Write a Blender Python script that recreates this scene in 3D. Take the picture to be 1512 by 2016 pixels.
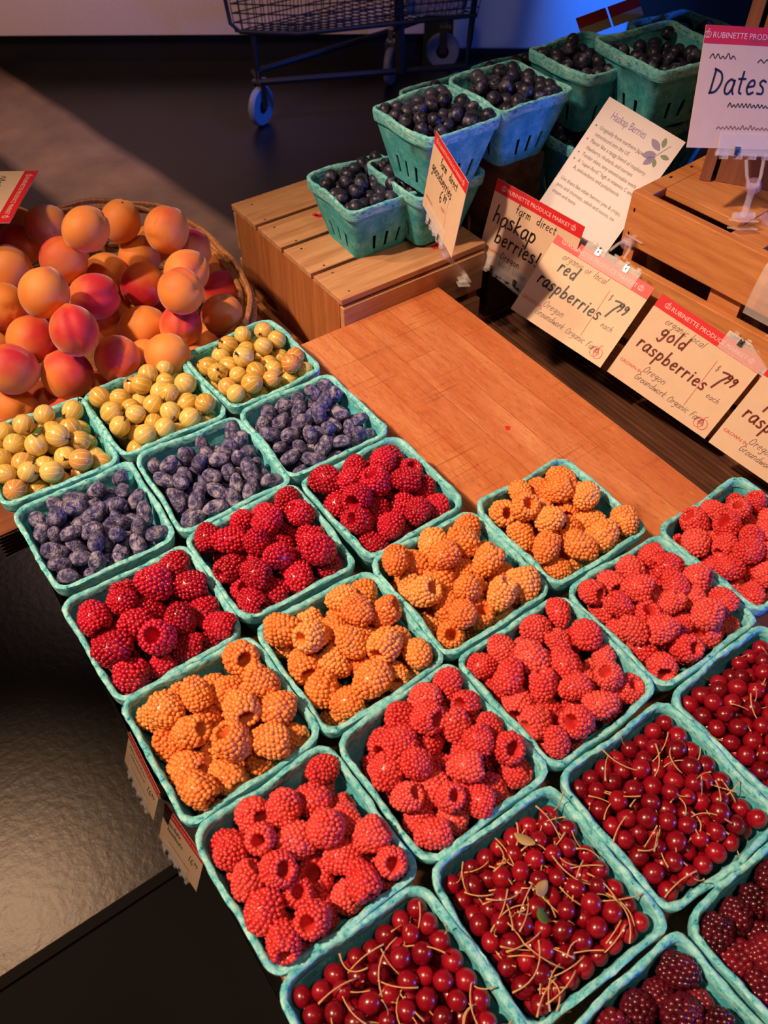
import bpy, bmesh, math, random
import numpy as np
from mathutils import Vector, Matrix
PI = math.pi
for o in list(bpy.data.objects): bpy.data.objects.remove(o)
SC = bpy.context.scene
COL = SC.collection

# ---------------------------------------------------------------- camera
RIM = 1.0                      # height of the basket rims above the floor; z = RIM + h
CAMP = Vector((0.0, 0.0, 1.576))
yaw, tilt, roll = math.radians(35.5), 0.85511, 0.00484
fwd = Vector((math.sin(yaw)*math.cos(tilt), math.cos(yaw)*math.cos(tilt), -math.sin(tilt)))
rgt0 = Vector((math.cos(yaw), -math.sin(yaw), 0))
up0 = rgt0.cross(fwd)
rgt = rgt0*math.cos(roll) + up0*math.sin(roll)
upv = -rgt0*math.sin(roll) + up0*math.cos(roll)
cd = bpy.data.cameras.new('camera'); cam = bpy.data.objects.new('camera', cd); COL.objects.link(cam)
cam.matrix_world = Matrix(((rgt.x, upv.x, -fwd.x, CAMP.x), (rgt.y, upv.y, -fwd.y, CAMP.y), (rgt.z, upv.z, -fwd.z, CAMP.z), (0, 0, 0, 1)))
cd.sensor_fit = 'VERTICAL'; cd.sensor_height = 24.0; cd.lens = 24.0*1632/2016; cd.clip_start = 0.02
cd.dof.use_dof = True; cd.dof.focus_distance = 0.82; cd.dof.aperture_fstop = cd.lens/2.2
SC.camera = cam

# ---------------------------------------------------------------- light
W = bpy.data.worlds.new('world'); SC.world = W; W.use_nodes = True
bg = W.node_tree.nodes['Background']; bg.inputs[0].default_value = (0.60, 0.48, 0.42, 1); bg.inputs[1].default_value = 0.035
def lamp(name, kind, loc, aim, power, color, size=0.1, spot=60, blend=0.5):
    l = bpy.data.lights.new(name, kind); l.energy = power; l.color = color
    if kind == 'SPOT': l.shadow_soft_size = size; l.spot_size = math.radians(spot); l.spot_blend = blend
    elif kind == 'AREA': l.size = size
    else: l.shadow_soft_size = size
    o = bpy.data.objects.new(name, l); COL.objects.link(o); o.location = loc
    o.rotation_euler = (Vector(aim)-Vector(loc)).to_track_quat('-Z', 'Y').to_euler()
    return o
WARM = (1.0, 0.66, 0.42); BLUE = (0.03, 0.16, 1.0)
lamp('ceiling_spotlight', 'SPOT', (-1.1, 0.75, 3.1), (0.32, 0.25, RIM), 390, WARM, 0.05, 38, 0.9)
lamp('overhead_spotlight', 'SPOT', (0.15, -0.35, 3.0), (0.35, 0.20, RIM), 26, (1.0, 0.70, 0.55), 0.10, 46, 0.7)
lamp('side_spotlight', 'SPOT', (-0.9, 1.3, 3.0), (0.36, 0.80, RIM), 90, WARM, 0.06, 30, 0.9)
lamp('blue_accent_light', 'AREA', (1.75, -1.7, 1.28), (0.4, 0.5, RIM), 42, BLUE, 0.4)
lamp('floor_spotlight', 'SPOT', (-0.74, 1.88, 2.6), (-0.34, 0.70, 0.0), 150, (1.0, 0.58, 0.33), 0.05, 21, 1.0)
lamp('aisle_spotlight', 'SPOT', (0.4, 3.4, 3.0), (0.95, 2.9, 0.0), 60, (1.0, 0.6, 0.38), 0.2, 50, 1.0)
lamp('counter_light', 'AREA', (0.3, 2.9, 1.9), (1.1, 4.3, 0.4), 26, (1.0, 0.58, 0.50), 0.4)
lamp('blue_aisle_light', 'SPOT', (2.75, 2.1, 1.5), (3.38, 2.90, 0.24), 260, (0.02, 0.22, 1.0), 0.08, 30, 1.0)
lamp('blue_floor_light', 'SPOT', (2.3, 2.3, 1.2), (1.64, 3.15, 0.1), 90, (0.02, 0.14, 1.0), 0.1, 36, 1.0)
SC.view_settings.view_transform = 'Standard'; SC.view_settings.look = 'None'
SC.view_settings.gamma = 1.0; SC.view_settings.use_curve_mapping = False
SC.view_settings.exposure = 0.0

# ---------------------------------------------------------------- materials
def srgb(r, g, b):
    f = lambda c: (c/255/12.92) if c/255 <= 0.04045 else ((c/255+0.055)/1.055)**2.4
    return (f(r), f(g), f(b), 1)
class NT:
    def __init__(s, name):
        s.m = bpy.data.materials.new(name); s.m.use_nodes = True; s.t = s.m.node_tree
        s.b = s.t.nodes['Principled BSDF']
    def n(s, typ, **k):
        x = s.t.nodes.new(typ)
        for a, v in k.items():
            if a.startswith('i_'):
                key = a[2:]; key = int(key) if key.isdigit() else key.replace('_', ' ')
                x.inputs[key].default_value = v
            else: setattr(x, a, v)
        return x
    def l(s, a, b): s.t.links.new(a, b)
    def noise(s, scale, detail=3, rough=0.5, coord='Object', stretch=None, offs=None):
        tc = s.n('ShaderNodeTexCoord'); out = tc.outputs[coord]
        if stretch or offs is not None:
            mp = s.n('ShaderNodeMapping'); s.l(out, mp.inputs[0])
            if stretch: mp.inputs['Scale'].default_value = stretch
            if offs is not None: s.l(offs, mp.inputs['Location'])
            out = mp.outputs[0]
        x = s.n('ShaderNodeTexNoise'); x.inputs['Scale'].default_value = scale; x.inputs['Detail'].default_value = detail
        x.inputs['Roughness'].default_value = rough; s.l(out, x.inputs['Vector']); return x.outputs['Fac']
    def ramp(s, fac, stops):
        r = s.n('ShaderNodeValToRGB'); s.l(fac, r.inputs[0]); e = r.color_ramp.elements
        while len(e) < len(stops): e.new(0.5)
        for k, (p, c) in enumerate(stops): e[k].position = p; e[k].color = c
        return r.outputs[0]
    def mix(s, fac, a, b, mode='MIX'):
        x = s.n('ShaderNodeMix', data_type='RGBA', blend_type=mode)
        for inp, v in ((0, fac), (6, a), (7, b)):
            if hasattr(v, 'is_linked') or hasattr(v, 'links'): s.l(v, x.inputs[inp])
            else: x.inputs[inp].default_value = v
        return x.outputs[2]
    def bump(s, fac, strength=0.3, dist=0.001):
        x = s.n('ShaderNodeBump'); x.inputs['Strength'].default_value = strength; x.inputs['Distance'].default_value = dist
        s.l(fac, x.inputs['Height']); s.l(x.outputs[0], s.b.inputs['Normal'])
    def rnd(s, obj=1.0, isl=0.0):
        oi = s.n('ShaderNodeObjectInfo'); g = s.n('ShaderNodeNewGeometry')
        a = s.n('ShaderNodeMath', operation='MULTIPLY', i_1=obj); s.l(oi.outputs['Random'], a.inputs[0])
        b = s.n('ShaderNodeMath', operation='MULTIPLY', i_1=isl); s.l(g.outputs['Random Per Island'], b.inputs[0])
        c = s.n('ShaderNodeMath', operation='ADD'); s.l(a.outputs[0], c.inputs[0]); s.l(b.outputs[0], c.inputs[1]); return c.outputs[0]
    def set(s, base=None, rough=None, **k):
        if base is not None:
            if hasattr(base, 'links'): s.l(base, s.b.inputs['Base Color'])
            else: s.b.inputs['Base Color'].default_value = base
        if rough is not None: s.b.inputs['Roughness'].default_value = rough
        for a, v in k.items(): s.b.inputs[a.replace('_', ' ')].default_value = v
        return s.m
def plain(name, col, rough=0.5, var=0.94, **k):
    t = NT(name); f = t.noise(60, 2)
    d = tuple(c*var for c in col[:3])+(1,)
    return t.set(t.ramp(f, [(0.3, d), (0.7, col)]), rough, **k)

M = {}
def m_pulp():
    t = NT('turquoise_pulp')
    f1 = t.noise(55, 5, 0.65); f2 = t.noise(420, 4, 0.7, stretch=(1, 1, 0.35)); f3 = t.noise(18, 2)
    base = t.ramp(f1, [(0.30, srgb(36, 146, 166)), (0.5, srgb(70, 180, 194)), (0.72, srgb(124, 208, 212))])
    base = t.mix(t.ramp(f2, [(0.56, (0, 0, 0, 1)), (0.74, (1, 1, 1, 1))]), base, srgb(150, 212, 192))
    base = t.mix(t.ramp(f2, [(0.24, (1, 1, 1, 1)), (0.34, (0, 0, 0, 1))]), base, srgb(14, 84, 96))
    t.bump(f2, 0.6, 0.0008); return t.set(base, 0.9)
M['pulp'] = m_pulp()
def m_pulprim():
    t = NT('frayed_pulp_rim')
    f1 = t.noise(160, 4, 0.7, stretch=(1, 1, 2)); f2 = t.noise(45, 3)
    base = t.ramp(f1, [(0.33, srgb(16, 92, 116)), (0.42, srgb(92, 190, 200)), (0.62, srgb(166, 226, 224))])
    base = t.mix(t.ramp(f2, [(0.45, (0, 0, 0, 1)), (0.7, (0.6, 0.6, 0.6, 1))]), base, srgb(70, 174, 192))
    t.bump(f1, 0.9, 0.0010); return t.set(base, 0.92)
M['pulp_rim'] = m_pulprim()
def m_drupe(name, dark, mid, light, rough=0.33, sss=0.25, isl=0.3, coat=0.15):
    t = NT(name); r = t.rnd(0.75, isl*0.8)
    base = t.ramp(r, [(0.0, dark), (0.5, mid), (1.0, light)])
    f = t.noise(1.3, 2); base = t.mix(t.ramp(f, [(0.35, (0, 0, 0, 1)), (0.75, (0.35, 0.35, 0.35, 1))]), base, light)
    return t.set(base, rough, Subsurface_Weight=sss, Subsurface_Radius=(0.004, 0.0012, 0.0008), Subsurface_Scale=0.6, Coat_Weight=coat, Coat_Roughness=0.25)
M['rasp_deep'] = m_drupe('deep_red_raspberry', srgb(140, 8, 24), srgb(176, 14, 42), srgb(202, 32, 58), 0.28)
M['rasp_pink'] = m_drupe('pink_red_raspberry', srgb(196, 34, 40), srgb(214, 58, 58), srgb(230, 92, 84), 0.40)
M['rasp_gold'] = m_drupe('gold_raspberry', srgb(222, 108, 44), srgb(234, 136, 62), srgb(242, 166, 92), 0.40)
M['blackberry'] = m_drupe('blackberry', srgb(40, 6, 18), srgb(74, 10, 26), srgb(124, 22, 38), 0.25)
def m_haskap():
    t = NT('bloomed_haskap'); r = t.rnd(1.0, 0.0); f = t.noise(1.7, 5, 0.68); g = t.noise(5.0, 3, 0.6)
    base = t.ramp(f, [(0.38, srgb(40, 38, 82)), (0.48, srgb(96, 94, 142)), (0.60, srgb(176, 170, 188))])
    base = t.mix(t.ramp(r, [(0, (0, 0, 0, 1)), (1, (0.35, 0.45, 0.45, 1))]), base, srgb(52, 48, 100))
    t.bump(g, 0.45, 0.05); return t.set(base, 0.5, Specular_IOR_Level=0.35)
M['haskap'] = m_haskap()
def m_blue():
    t = NT('dark_blueberry'); f = t.noise(1.1, 4, 0.6)
    base = t.ramp(f, [(0.38, srgb(22, 20, 32)), (0.52, srgb(46, 46, 68)), (0.68, srgb(96, 96, 120))])
    return t.set(base, 0.38, Specular_IOR_Level=0.4)
M['blueberry'] = m_blue()
M['blueberry_crown'] = plain('blueberry_crown', srgb(34, 30, 44), 0.7)
def m_goose():
    t = NT('pale_gooseberry'); r = t.rnd(0.8, 0.2)
    base = t.ramp(r, [(0, srgb(188, 140, 44)), (0.4, srgb(208, 172, 78)), (0.8, srgb(216, 190, 104)), (1.0, srgb(198, 112, 50))])
    tc = t.n('ShaderNodeTexCoord'); sx = t.n('ShaderNodeSeparateXYZ'); t.l(tc.outputs['Object'], sx.inputs[0])
    at = t.n('ShaderNodeMath', operation='ARCTAN2'); t.l(sx.outputs[0], at.inputs[0]); t.l(sx.outputs[1], at.inputs[1])
    mu = t.n('ShaderNodeMath', operation='MULTIPLY', i_1=11.0); t.l(at.outputs[0], mu.inputs[0])
    si = t.n('ShaderNodeMath', operation='SINE'); t.l(mu.outputs[0], si.inputs[0])
    base = t.mix(t.ramp(si.outputs[0], [(0.80, (0, 0, 0, 1)), (1.0, (0.55, 0.55, 0.55, 1))]), base, srgb(246, 236, 190))
    return t.set(base, 0.28, Subsurface_Weight=0.55, Subsurface_Radius=(0.008, 0.005, 0.002), Subsurface_Scale=0.9, Coat_Weight=0.1)
M['gooseberry'] = m_goose()
M['calyx'] = plain('dried_calyx', srgb(72, 44, 28), 0.9)
def m_cherry():
    t = NT('glossy_dark_red_cherry'); r = t.rnd(0.8, 0.2); f = t.noise(1.2, 2)
    base = t.ramp(r, [(0, srgb(84, 2, 14)), (0.5, srgb(124, 5, 24)), (1, srgb(152, 14, 34))])
    base = t.mix(t.ramp(f, [(0.5, (0, 0, 0, 1)), (0.8, (0.4, 0.4, 0.4, 1))]), base, srgb(160, 26, 36))
    return t.set(base, 0.28, Subsurface_Weight=0.15, Subsurface_Radius=(0.004, 0.001, 0.0008), Subsurface_Scale=0.5, Coat_Weight=0.25)
M['cherry'] = m_cherry()
M['stem'] = plain('straw_stem', srgb(206, 160, 104), 0.7)
M['dry_leaf'] = plain('dry_leaf', srgb(168, 140, 96), 0.8)
M['green_leaf'] = plain('green_leaf', srgb(70, 96, 44), 0.6)
def m_apricot():
    t = NT('apricot_skin'); tc = t.n('ShaderNodeTexCoord'); oi = t.n('ShaderNodeObjectInfo')
    sx = t.n('ShaderNodeSeparateXYZ'); t.l(tc.outputs['Object'], sx.inputs[0])
    f = t.noise(26, 3, 0.5)
    a = t.n('ShaderNodeMath', operation='MULTIPLY_ADD', i_1=15.0); t.l(sx.outputs[0], a.inputs[0]); t.l(f, a.inputs[2])
    b = t.n('ShaderNodeMath', operation='MULTIPLY_ADD', i_1=0.55, i_2=-0.22); t.l(oi.outputs['Random'], b.inputs[0])
    c = t.n('ShaderNodeMath', operation='ADD'); t.l(a.outputs[0], c.inputs[0]); t.l(b.outputs[0], c.inputs[1])
    blush = t.ramp(c.outputs[0], [(0.55, (0, 0, 0, 1)), (1.0, (1, 1, 1, 1))])
    base = t.mix(t.ramp(f, [(0.3, (0, 0, 0, 1)), (0.7, (1, 1, 1, 1))]), srgb(222, 124, 44), srgb(232, 150, 66))
    base = t.mix(blush, base, srgb(196, 30, 42))
    g = t.noise(900, 2); t.bump(g, 0.12, 0.0004)
    return t.set(base, 0.62, Subsurface_Weight=0.12, Subsurface_Radius=(0.01, 0.004, 0.002), Subsurface_Scale=0.6, Sheen_Weight=0.35, Sheen_Roughness=0.4)
M['apricot'] = m_apricot()
def m_wood(name, dark, mid, light, axis='x', scale=1.0, rough=0.55, staves=None):
    t = NT(name)
    st = {'x': (1.2, 16, 16), 'y': (16, 1.2, 16), 'z': (16, 16, 1.2)}[axis]
    f = t.noise(6*scale, 5, 0.6, stretch=st); g = t.noise(40*scale, 3, 0.6, stretch=st); k = t.noise(9, 2, 0.5)
    base = t.ramp(f, [(0.3, dark), (0.52, mid), (0.75, light)])
    base = t.mix(t.ramp(g, [(0.52, (0, 0, 0, 1)), (0.75, (0.5, 0.5, 0.5, 1))]), base, dark)
    base = t.mix(t.ramp(k, [(0.66, (0, 0, 0, 1)), (0.8, (0.6, 0.6, 0.6, 1))]), base, dark)
    t.bump(g, 0.15, 0.0006); return t.set(base, rough)
M['crate_x'] = m_wood('pine_slat_along_x', srgb(176, 122, 82), srgb(205, 152, 108), srgb(220, 172, 128), 'x')
M['crate_y'] = m_wood('pine_board_along_y', srgb(178, 108, 60), srgb(204, 134, 80), srgb(220, 154, 98), 'y')
M['crate_end'] = m_wood('pine_end_board', srgb(164, 94, 50), srgb(190, 116, 66), srgb(206, 134, 80), 'z')
M['dark_wood'] = m_wood('dark_stained_wood', srgb(56, 34, 24), srgb(86, 54, 38), srgb(114, 76, 54), 'y')
M['brown_box'] = m_wood('brown_box_wood', srgb(120, 72, 44), srgb(146, 92, 60), srgb(160, 106, 72), 'z')
M['plywood'] = m_wood('plywood', srgb(120, 66, 38), srgb(150, 86, 52), srgb(168, 102, 64), 'x')
M['wicker'] = m_wood('honey_wicker', srgb(142, 88, 48), srgb(182, 122, 74), srgb(206, 150, 98), 'z', 3)
def m_block():
    t = NT('butcher_block')
    tc = t.n('ShaderNodeTexCoord'); mp = t.n('ShaderNodeMapping'); t.l(tc.outputs['Object'], mp.inputs[0])
    br = t.n('ShaderNodeTexBrick'); t.l(mp.outputs[0], br.inputs['Vector']); mp.inputs['Rotation'].default_value = (0, 0, PI/2)
    br.offset = 0.37; br.inputs['Scale'].default_value = 1.0; br.inputs['Brick Width'].default_value = 0.62; br.inputs['Row Height'].default_value = 0.043
    br.inputs['Mortar Size'].default_value = 0.0004; br.inputs['Mortar'].default_value = srgb(140, 74, 40); br.inputs['Bias'].default_value = 0.0
    br.inputs['Color1'].default_value = srgb(192, 112, 64); br.inputs['Color2'].default_value = srgb(220, 152, 102)
    f = t.noise(4, 5, 0.62, stretch=(9, 1.6, 9)); g = t.noise(34, 4, 0.6, stretch=(14, 1.2, 9)); s = t.noise(14, 3, 0.5)
    base = t.mix(t.ramp(f, [(0.35, (0, 0, 0, 1)), (0.65, (0.65, 0.65, 0.65, 1))]), br.outputs[0], srgb(178, 84, 40))
    base = t.mix(t.ramp(g, [(0.5, (0, 0, 0, 1)), (0.8, (0.5, 0.5, 0.5, 1))]), base, srgb(150, 72, 36))
    base = t.mix(t.ramp(s, [(0.64, (0, 0, 0, 1)), (0.76, (0.6, 0.6, 0.6, 1))]), base, srgb(150, 66, 32))
    fl = t.noise(150, 3, 0.7, stretch=(2.6, 0.7, 1)); base = t.mix(t.ramp(fl, [(0.54, (0, 0, 0, 1)), (0.70, (0.5, 0.5, 0.5, 1))]), base, srgb(138, 70, 38))
    base = t.mix(t.ramp(fl, [(0.30, (0.4, 0.4, 0.4, 1)), (0.40, (0, 0, 0, 1))]), base, srgb(226, 160, 108))
    pm = t.noise(6, 1)
    for ang, sc, th, am in ((0.55, (1.0, 40, 1), 0.76, .4), (-0.75, (1.0, 34, 1), 0.77, .4)):     # sparse knife scratches
        m2 = t.n('ShaderNodeMapping'); t.l(tc.outputs['Object'], m2.inputs[0]); m2.inputs['Rotation'].default_value = (0, 0, ang); m2.inputs['Scale'].default_value = sc
        nz = t.n('ShaderNodeTexNoise'); nz.inputs['Scale'].default_value = 9; nz.inputs['Detail'].default_value = 0; t.l(m2.outputs[0], nz.inputs['Vector'])
        ml = t.n('ShaderNodeMath', operation='MULTIPLY'); t.l(t.ramp(nz.outputs['Fac'], [(th, (0, 0, 0, 1)), (th+0.012, (am, am, am, 1))]), ml.inputs[0]); t.l(t.ramp(pm, [(0.50, (0, 0, 0, 1)), (0.62, (1, 1, 1, 1))]), ml.inputs[1])
        base = t.mix(ml.outputs[0], base, srgb(104, 52, 28))
    t.bump(g, 0.1, 0.0005); return t.set(base, 0.42, Specular_IOR_Level=0.4)
M['block'] = m_block()
def m_floor():
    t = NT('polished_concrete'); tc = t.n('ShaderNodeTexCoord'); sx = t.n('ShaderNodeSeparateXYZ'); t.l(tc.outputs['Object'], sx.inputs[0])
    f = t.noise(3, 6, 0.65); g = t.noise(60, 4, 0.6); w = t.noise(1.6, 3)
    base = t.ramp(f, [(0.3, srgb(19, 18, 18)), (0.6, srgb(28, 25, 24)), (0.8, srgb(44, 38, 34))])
    # lighter soft-edged colour strip along the aisle: |x - (0.86 - 0.085 (y-3))| < half width
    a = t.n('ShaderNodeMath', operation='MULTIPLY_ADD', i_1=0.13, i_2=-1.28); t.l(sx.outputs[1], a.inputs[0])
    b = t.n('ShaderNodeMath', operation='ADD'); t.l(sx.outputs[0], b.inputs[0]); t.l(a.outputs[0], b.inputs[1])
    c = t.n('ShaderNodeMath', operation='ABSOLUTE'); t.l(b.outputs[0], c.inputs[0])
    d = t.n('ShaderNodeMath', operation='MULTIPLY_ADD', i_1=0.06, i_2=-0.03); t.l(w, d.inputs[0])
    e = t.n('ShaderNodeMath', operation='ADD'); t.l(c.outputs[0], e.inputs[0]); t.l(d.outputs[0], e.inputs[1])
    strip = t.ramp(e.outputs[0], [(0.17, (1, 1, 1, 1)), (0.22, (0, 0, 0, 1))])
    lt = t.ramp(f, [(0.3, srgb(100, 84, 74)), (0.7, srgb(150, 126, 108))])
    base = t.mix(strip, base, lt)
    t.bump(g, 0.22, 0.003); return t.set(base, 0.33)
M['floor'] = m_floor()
M['black_mat'] = plain('black_rubber', srgb(9, 9, 10), 0.85)
M['black_metal'] = plain('black_metal', srgb(20, 20, 22), 0.45)
M['grey_plastic'] = plain('grey_plastic', srgb(176, 164, 160), 0.6)
M['rubber_wheel'] = plain('wheel_rubber', srgb(120, 124, 132), 0.5)
M['white_panel'] = plain('white_panel', srgb(214, 196, 190), 0.5)
M['blue_panel'] = plain('blue_grey_panel', srgb(150, 180, 210), 0.5)
M['card'] = plain('card_stock', srgb(222, 192, 164), 0.6)
M['card_lam'] = plain('laminated_sheet', srgb(164, 148, 160), 0.35)
M['red_ink'] = plain('red_print', srgb(214, 34, 44), 0.5)
M['pink_ink'] = plain('red_pencil', srgb(214, 84, 84), 0.6)
M['white_ink'] = plain('white_print', srgb(246, 206, 200), 0.5)
M['black_ink'] = plain('black_marker', srgb(24, 14, 14), 0.5)
M['brown_ink'] = plain('brown_marker', srgb(110, 42, 34), 0.5)
M['grey_ink'] = plain('pencil_grey', srgb(120, 92, 92), 0.6)
M['violet_ink'] = plain('violet_print', srgb(124, 110, 168), 0.5)
M['text_ink'] = plain('small_print', srgb(84, 66, 70), 0.5)
M['green_ink'] = plain('green_print', srgb(96, 116, 76), 0.5)
def m_clear(name, col):
    t = NT(name); return t.set(col, 0.08, Alpha=0.24, Specular_IOR_Level=0.8)
M['clear'] = m_clear('clear_plastic', (0.96, 0.93, 0.92, 1)); M['violet_clear'] = m_clear('violet_clear_plastic', srgb(206, 168, 206))
M['steel'] = NT('spring_steel').set(srgb(190, 186, 180), 0.25, Metallic=1.0)
M['red_fruit'] = plain('red_fruit', srgb(214, 40, 46), 0.4)

# ---------------------------------------------------------------- helpers
def mesh_of(name, verts, faces, mat=None, smooth=False, sharp=None):
    me = bpy.data.meshes.new(name); me.from_pydata([tuple(v) for v in verts], [], [tuple(f) for f in faces]); me.update()
    if mat: me.materials.append(M[mat] if isinstance(mat, str) else mat)
    if smooth:
        me.polygons.foreach_set('use_smooth', [True]*len(me.polygons))
        if sharp: me.set_sharp_from_angle(angle=math.radians(sharp))
    return me
def put(name, me, parent=None, loc=None, rot=None):
    o = bpy.data.objects.new(name, me); COL.objects.link(o)
    if parent: o.parent = parent
    if loc is not None: o.location = loc
    if rot is not None: o.rotation_euler = rot
    return o
def tag(o, label=None, cat=None, group=None, kind=None):
    if label: o['label'] = label
    if cat: o['category'] = cat
    if group: o['group'] = group
    if kind: o['kind'] = kind
    return o
def empty(name, loc=(0, 0, 0), rz=0):
    o = bpy.data.objects.new(name, None); o.empty_display_size = 0.02; COL.objects.link(o); o.location = loc; o.rotation_euler = (0, 0, rz); return o
class MB:
    def __init__(s): s.v = []; s.f = []
    def add(s, v, f, mat=None):
        k = len(s.v)
        if mat is not None: v = [mat @ Vector(p) for p in v]
        s.v += [tuple(p) for p in v]; s.f += [tuple(i+k for i in q) for q in f]; return s
    def box(s, a, b, mat=None):
        x0, y0, z0 = a; x1, y1, z1 = b
        return s.add([(x0, y0, z0), (x1, y0, z0), (x1, y1, z0), (x0, y1, z0), (x0, y0, z1), (x1, y0, z1), (x1, y1, z1), (x0, y1, z1)],
              [(0, 3, 2, 1), (4, 5, 6, 7), (0, 1, 5, 4), (1, 2, 6, 5), (2, 3, 7, 6), (3, 0, 4, 7)], mat)
    def tube(s, pts, r, n=8, closed=False):
        pts = [Vector(p) for p in pts]; m = len(pts); v = []; f = []; nrm = None
        rr = r if hasattr(r, '__len__') else [r]*m
        for i, p in enumerate(pts):
            if closed: d = pts[(i+1) % m]-pts[i-1]
            else: d = pts[min(i+1, m-1)]-pts[max(i-1, 0)]
            d.normalize()
            if nrm is None: nrm = d.orthogonal().normalized()
            nrm = (nrm-d*nrm.dot(d)); nrm = nrm.normalized() if nrm.length > 1e-6 else d.orthogonal().normalized()
            bn = d.cross(nrm)
            for k in range(n):
                a = 2*PI*k/n; v.append(p+(nrm*math.cos(a)+bn*math.sin(a))*rr[i])
        for i in range(m if closed else m-1):
            j = (i+1) % m
            for k in range(n): f.append((i*n+k, i*n+(k+1) % n, j*n+(k+1) % n, j*n+k))
        if not closed: f.append(tuple(range(n-1, -1, -1))); f.append(tuple((m-1)*n+k for k in range(n)))
        return s.add(v, f)
    def lathe(s, prof, n=24, mat=None):
        v = []; f = []
        for (r, z) in prof:
            for k in range(n): a = 2*PI*k/n; v.append((r*math.cos(a), r*math.sin(a), z))
        for i in range(len(prof)-1):
            for k in range(n): f.append((i*n+k, i*n+(k+1) % n, (i+1)*n+(k+1) % n, (i+1)*n+k))
        return s.add(v, f, mat)
    def build(s, name, mat, parent=None, smooth=False, sharp=35, bevel=0):
        me = mesh_of(name, s.v, s.f, mat, smooth, sharp)
        if len(s.f) < 30000 and mat in ('clear', 'violet_clear'):
            bm = bmesh.new(); bm.from_mesh(me); bmesh.ops.recalc_face_normals(bm, faces=bm.faces[:]); bm.to_mesh(me); bm.free()
        o = put(name, me, parent)
        if bevel:
            b = o.modifiers.new('bevel', 'BEVEL'); b.width = bevel; b.segments = 2; b.limit_method = 'ANGLE'
        return o
def ico(sub):
    bm = bmesh.new(); bmesh.ops.create_icosphere(bm, subdivisions=sub, radius=1.0)
    v = np.array([tuple(p.co) for p in bm.verts]); f = [tuple(p.index for p in q.verts) for q in bm.faces]; bm.free(); return v, f
ICO = {k: ico(k) for k in (1, 2, 3, 4)}
def setz(h): return RIM+h

# ---------------------------------------------------------------- structure
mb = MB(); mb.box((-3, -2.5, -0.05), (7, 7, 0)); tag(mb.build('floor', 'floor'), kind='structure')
mb = MB(); mb.box((-3, -2.5, 0.0), (0.03, 0.63, 0.006)); mb.box((-3, 0.615, 0.0), (0.03, 0.635, 0.011))
o = mb.build('rubber_floor_mat', 'black_mat'); tag(o, 'black rubber floor mat at the lower left with a straight raised edge', 'mat')
# white counter across the aisle (runs square to the view)
cw = Matrix.Translation((0.92, 4.43, 0)) @ Matrix.Rotation(math.radians(-34.0), 4, 'Z')
ct = empty('white_counter'); ct.matrix_world = cw
tag(ct, 'long white counter on a black plinth across the aisle behind the cart', 'counter')
MB().box((-2.2, 0, 0.13), (2.0, 0.6, 0.95)).build('front_panel', 'white_panel', ct, bevel=0.004)
MB().box((-2.2, 0.05, 0.0), (2.0, 0.55, 0.13)).build('plinth', 'black_metal', ct)
# blue lit cabinet on the right
bw = Matrix.Translation((2.77, 3.30, 0)) @ Matrix.Rotation(math.radians(-35.5), 4, 'Z')
bt = empty('blue_cabinet'); bt.matrix_world = bw
tag(bt, 'low cabinet lit blue beyond the blueberry baskets', 'cabinet')
MB().box((-0.02, 0, 0.03), (0.80, 0.4, 0.335)).build('side_panel', 'blue_panel', bt, bevel=0.01)
MB().box((-0.02, -0.01, 0.335), (0.80, 0.4, 0.36)).build('worktop', 'black_metal', bt)
MB().box((0.02, 0.03, 0.0), (0.76, 0.37, 0.03)).build('plinth', 'black_metal', bt)
MB().box((0.82, 0.02, 0.0), (2.3, 0.4, 0.8)).build('dark_side', 'black_metal', bt)

# ---------------------------------------------------------------- display table
tb = empty('display_table', (0, 0, 0)); tag(tb, 'butcher block display table carrying the berry baskets', 'table')
MB().box((0.021, -0.55, setz(-0.09)), (0.601, 0.7215, setz(-0.05))).build('worktop', 'block', tb, bevel=0.0015)
MB().box((0.03, -0.53, 0.12), (0.58, 0.70, setz(-0.091))).build('cabinet_base', 'black_metal', tb)
MB().box((0.05, -0.5, 0.0), (0.56, 0.68, 0.12)).build('plinth', 'black_metal', tb)
# worktop fruit stain
mb = MB(); rs = random.Random(5)
def blot(mb, x, y, z, r, n=14, sx=1.0):
    v = [(x, y, z)]; 
    for k in range(n): a = 2*PI*k/n; q = r*rs.uniform(0.6, 1.1); v.append((x+math.cos(a)*q*sx, y+math.sin(a)*q, z))
    mb.add(v, [(0, k+1, (k+1) % n+1) for k in range(n)])
blot(mb, 0.4975, 0.4645, setz(-0.0496), 0.0035); mb.build('juice_stain', 'red_fruit', tb)
# lower deck behind the block, with a laminated front edge
dk = empty('lower_display_shelf', (0, 0, 0)); tag(dk, 'lower plywood shelf holding the apricot basket and the slatted crate', 'shelf')
MB().box((-0.012, 0.735, setz(-0.185)), (1.5, 1.005, setz(-0.15))).build('deck', 'plywood', dk, bevel=0.001)
mb = MB()
for k in range(6): mb.box((-0.014, 0.7335, setz(-0.184+k*0.0056)), (0.0, 0.7345, setz(-0.181+k*0.0056))); mb.box((-0.0135, 0.7335, setz(-0.184+k*0.0056)), (0.3, 0.7345, setz(-0.1815+k*0.0056)))
mb.build('laminated_edge', 'dark_wood', dk)
MB().box((0.438, 0.735, setz(-0.15)), (0.446, 1.003, setz(-0.135))).build('lip', 'crate_y', dk)
MB().box((0.02, 0.76, 0), (1.48, 0.99, setz(-0.185))).build('cabinet_base', 'black_metal', dk)
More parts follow.
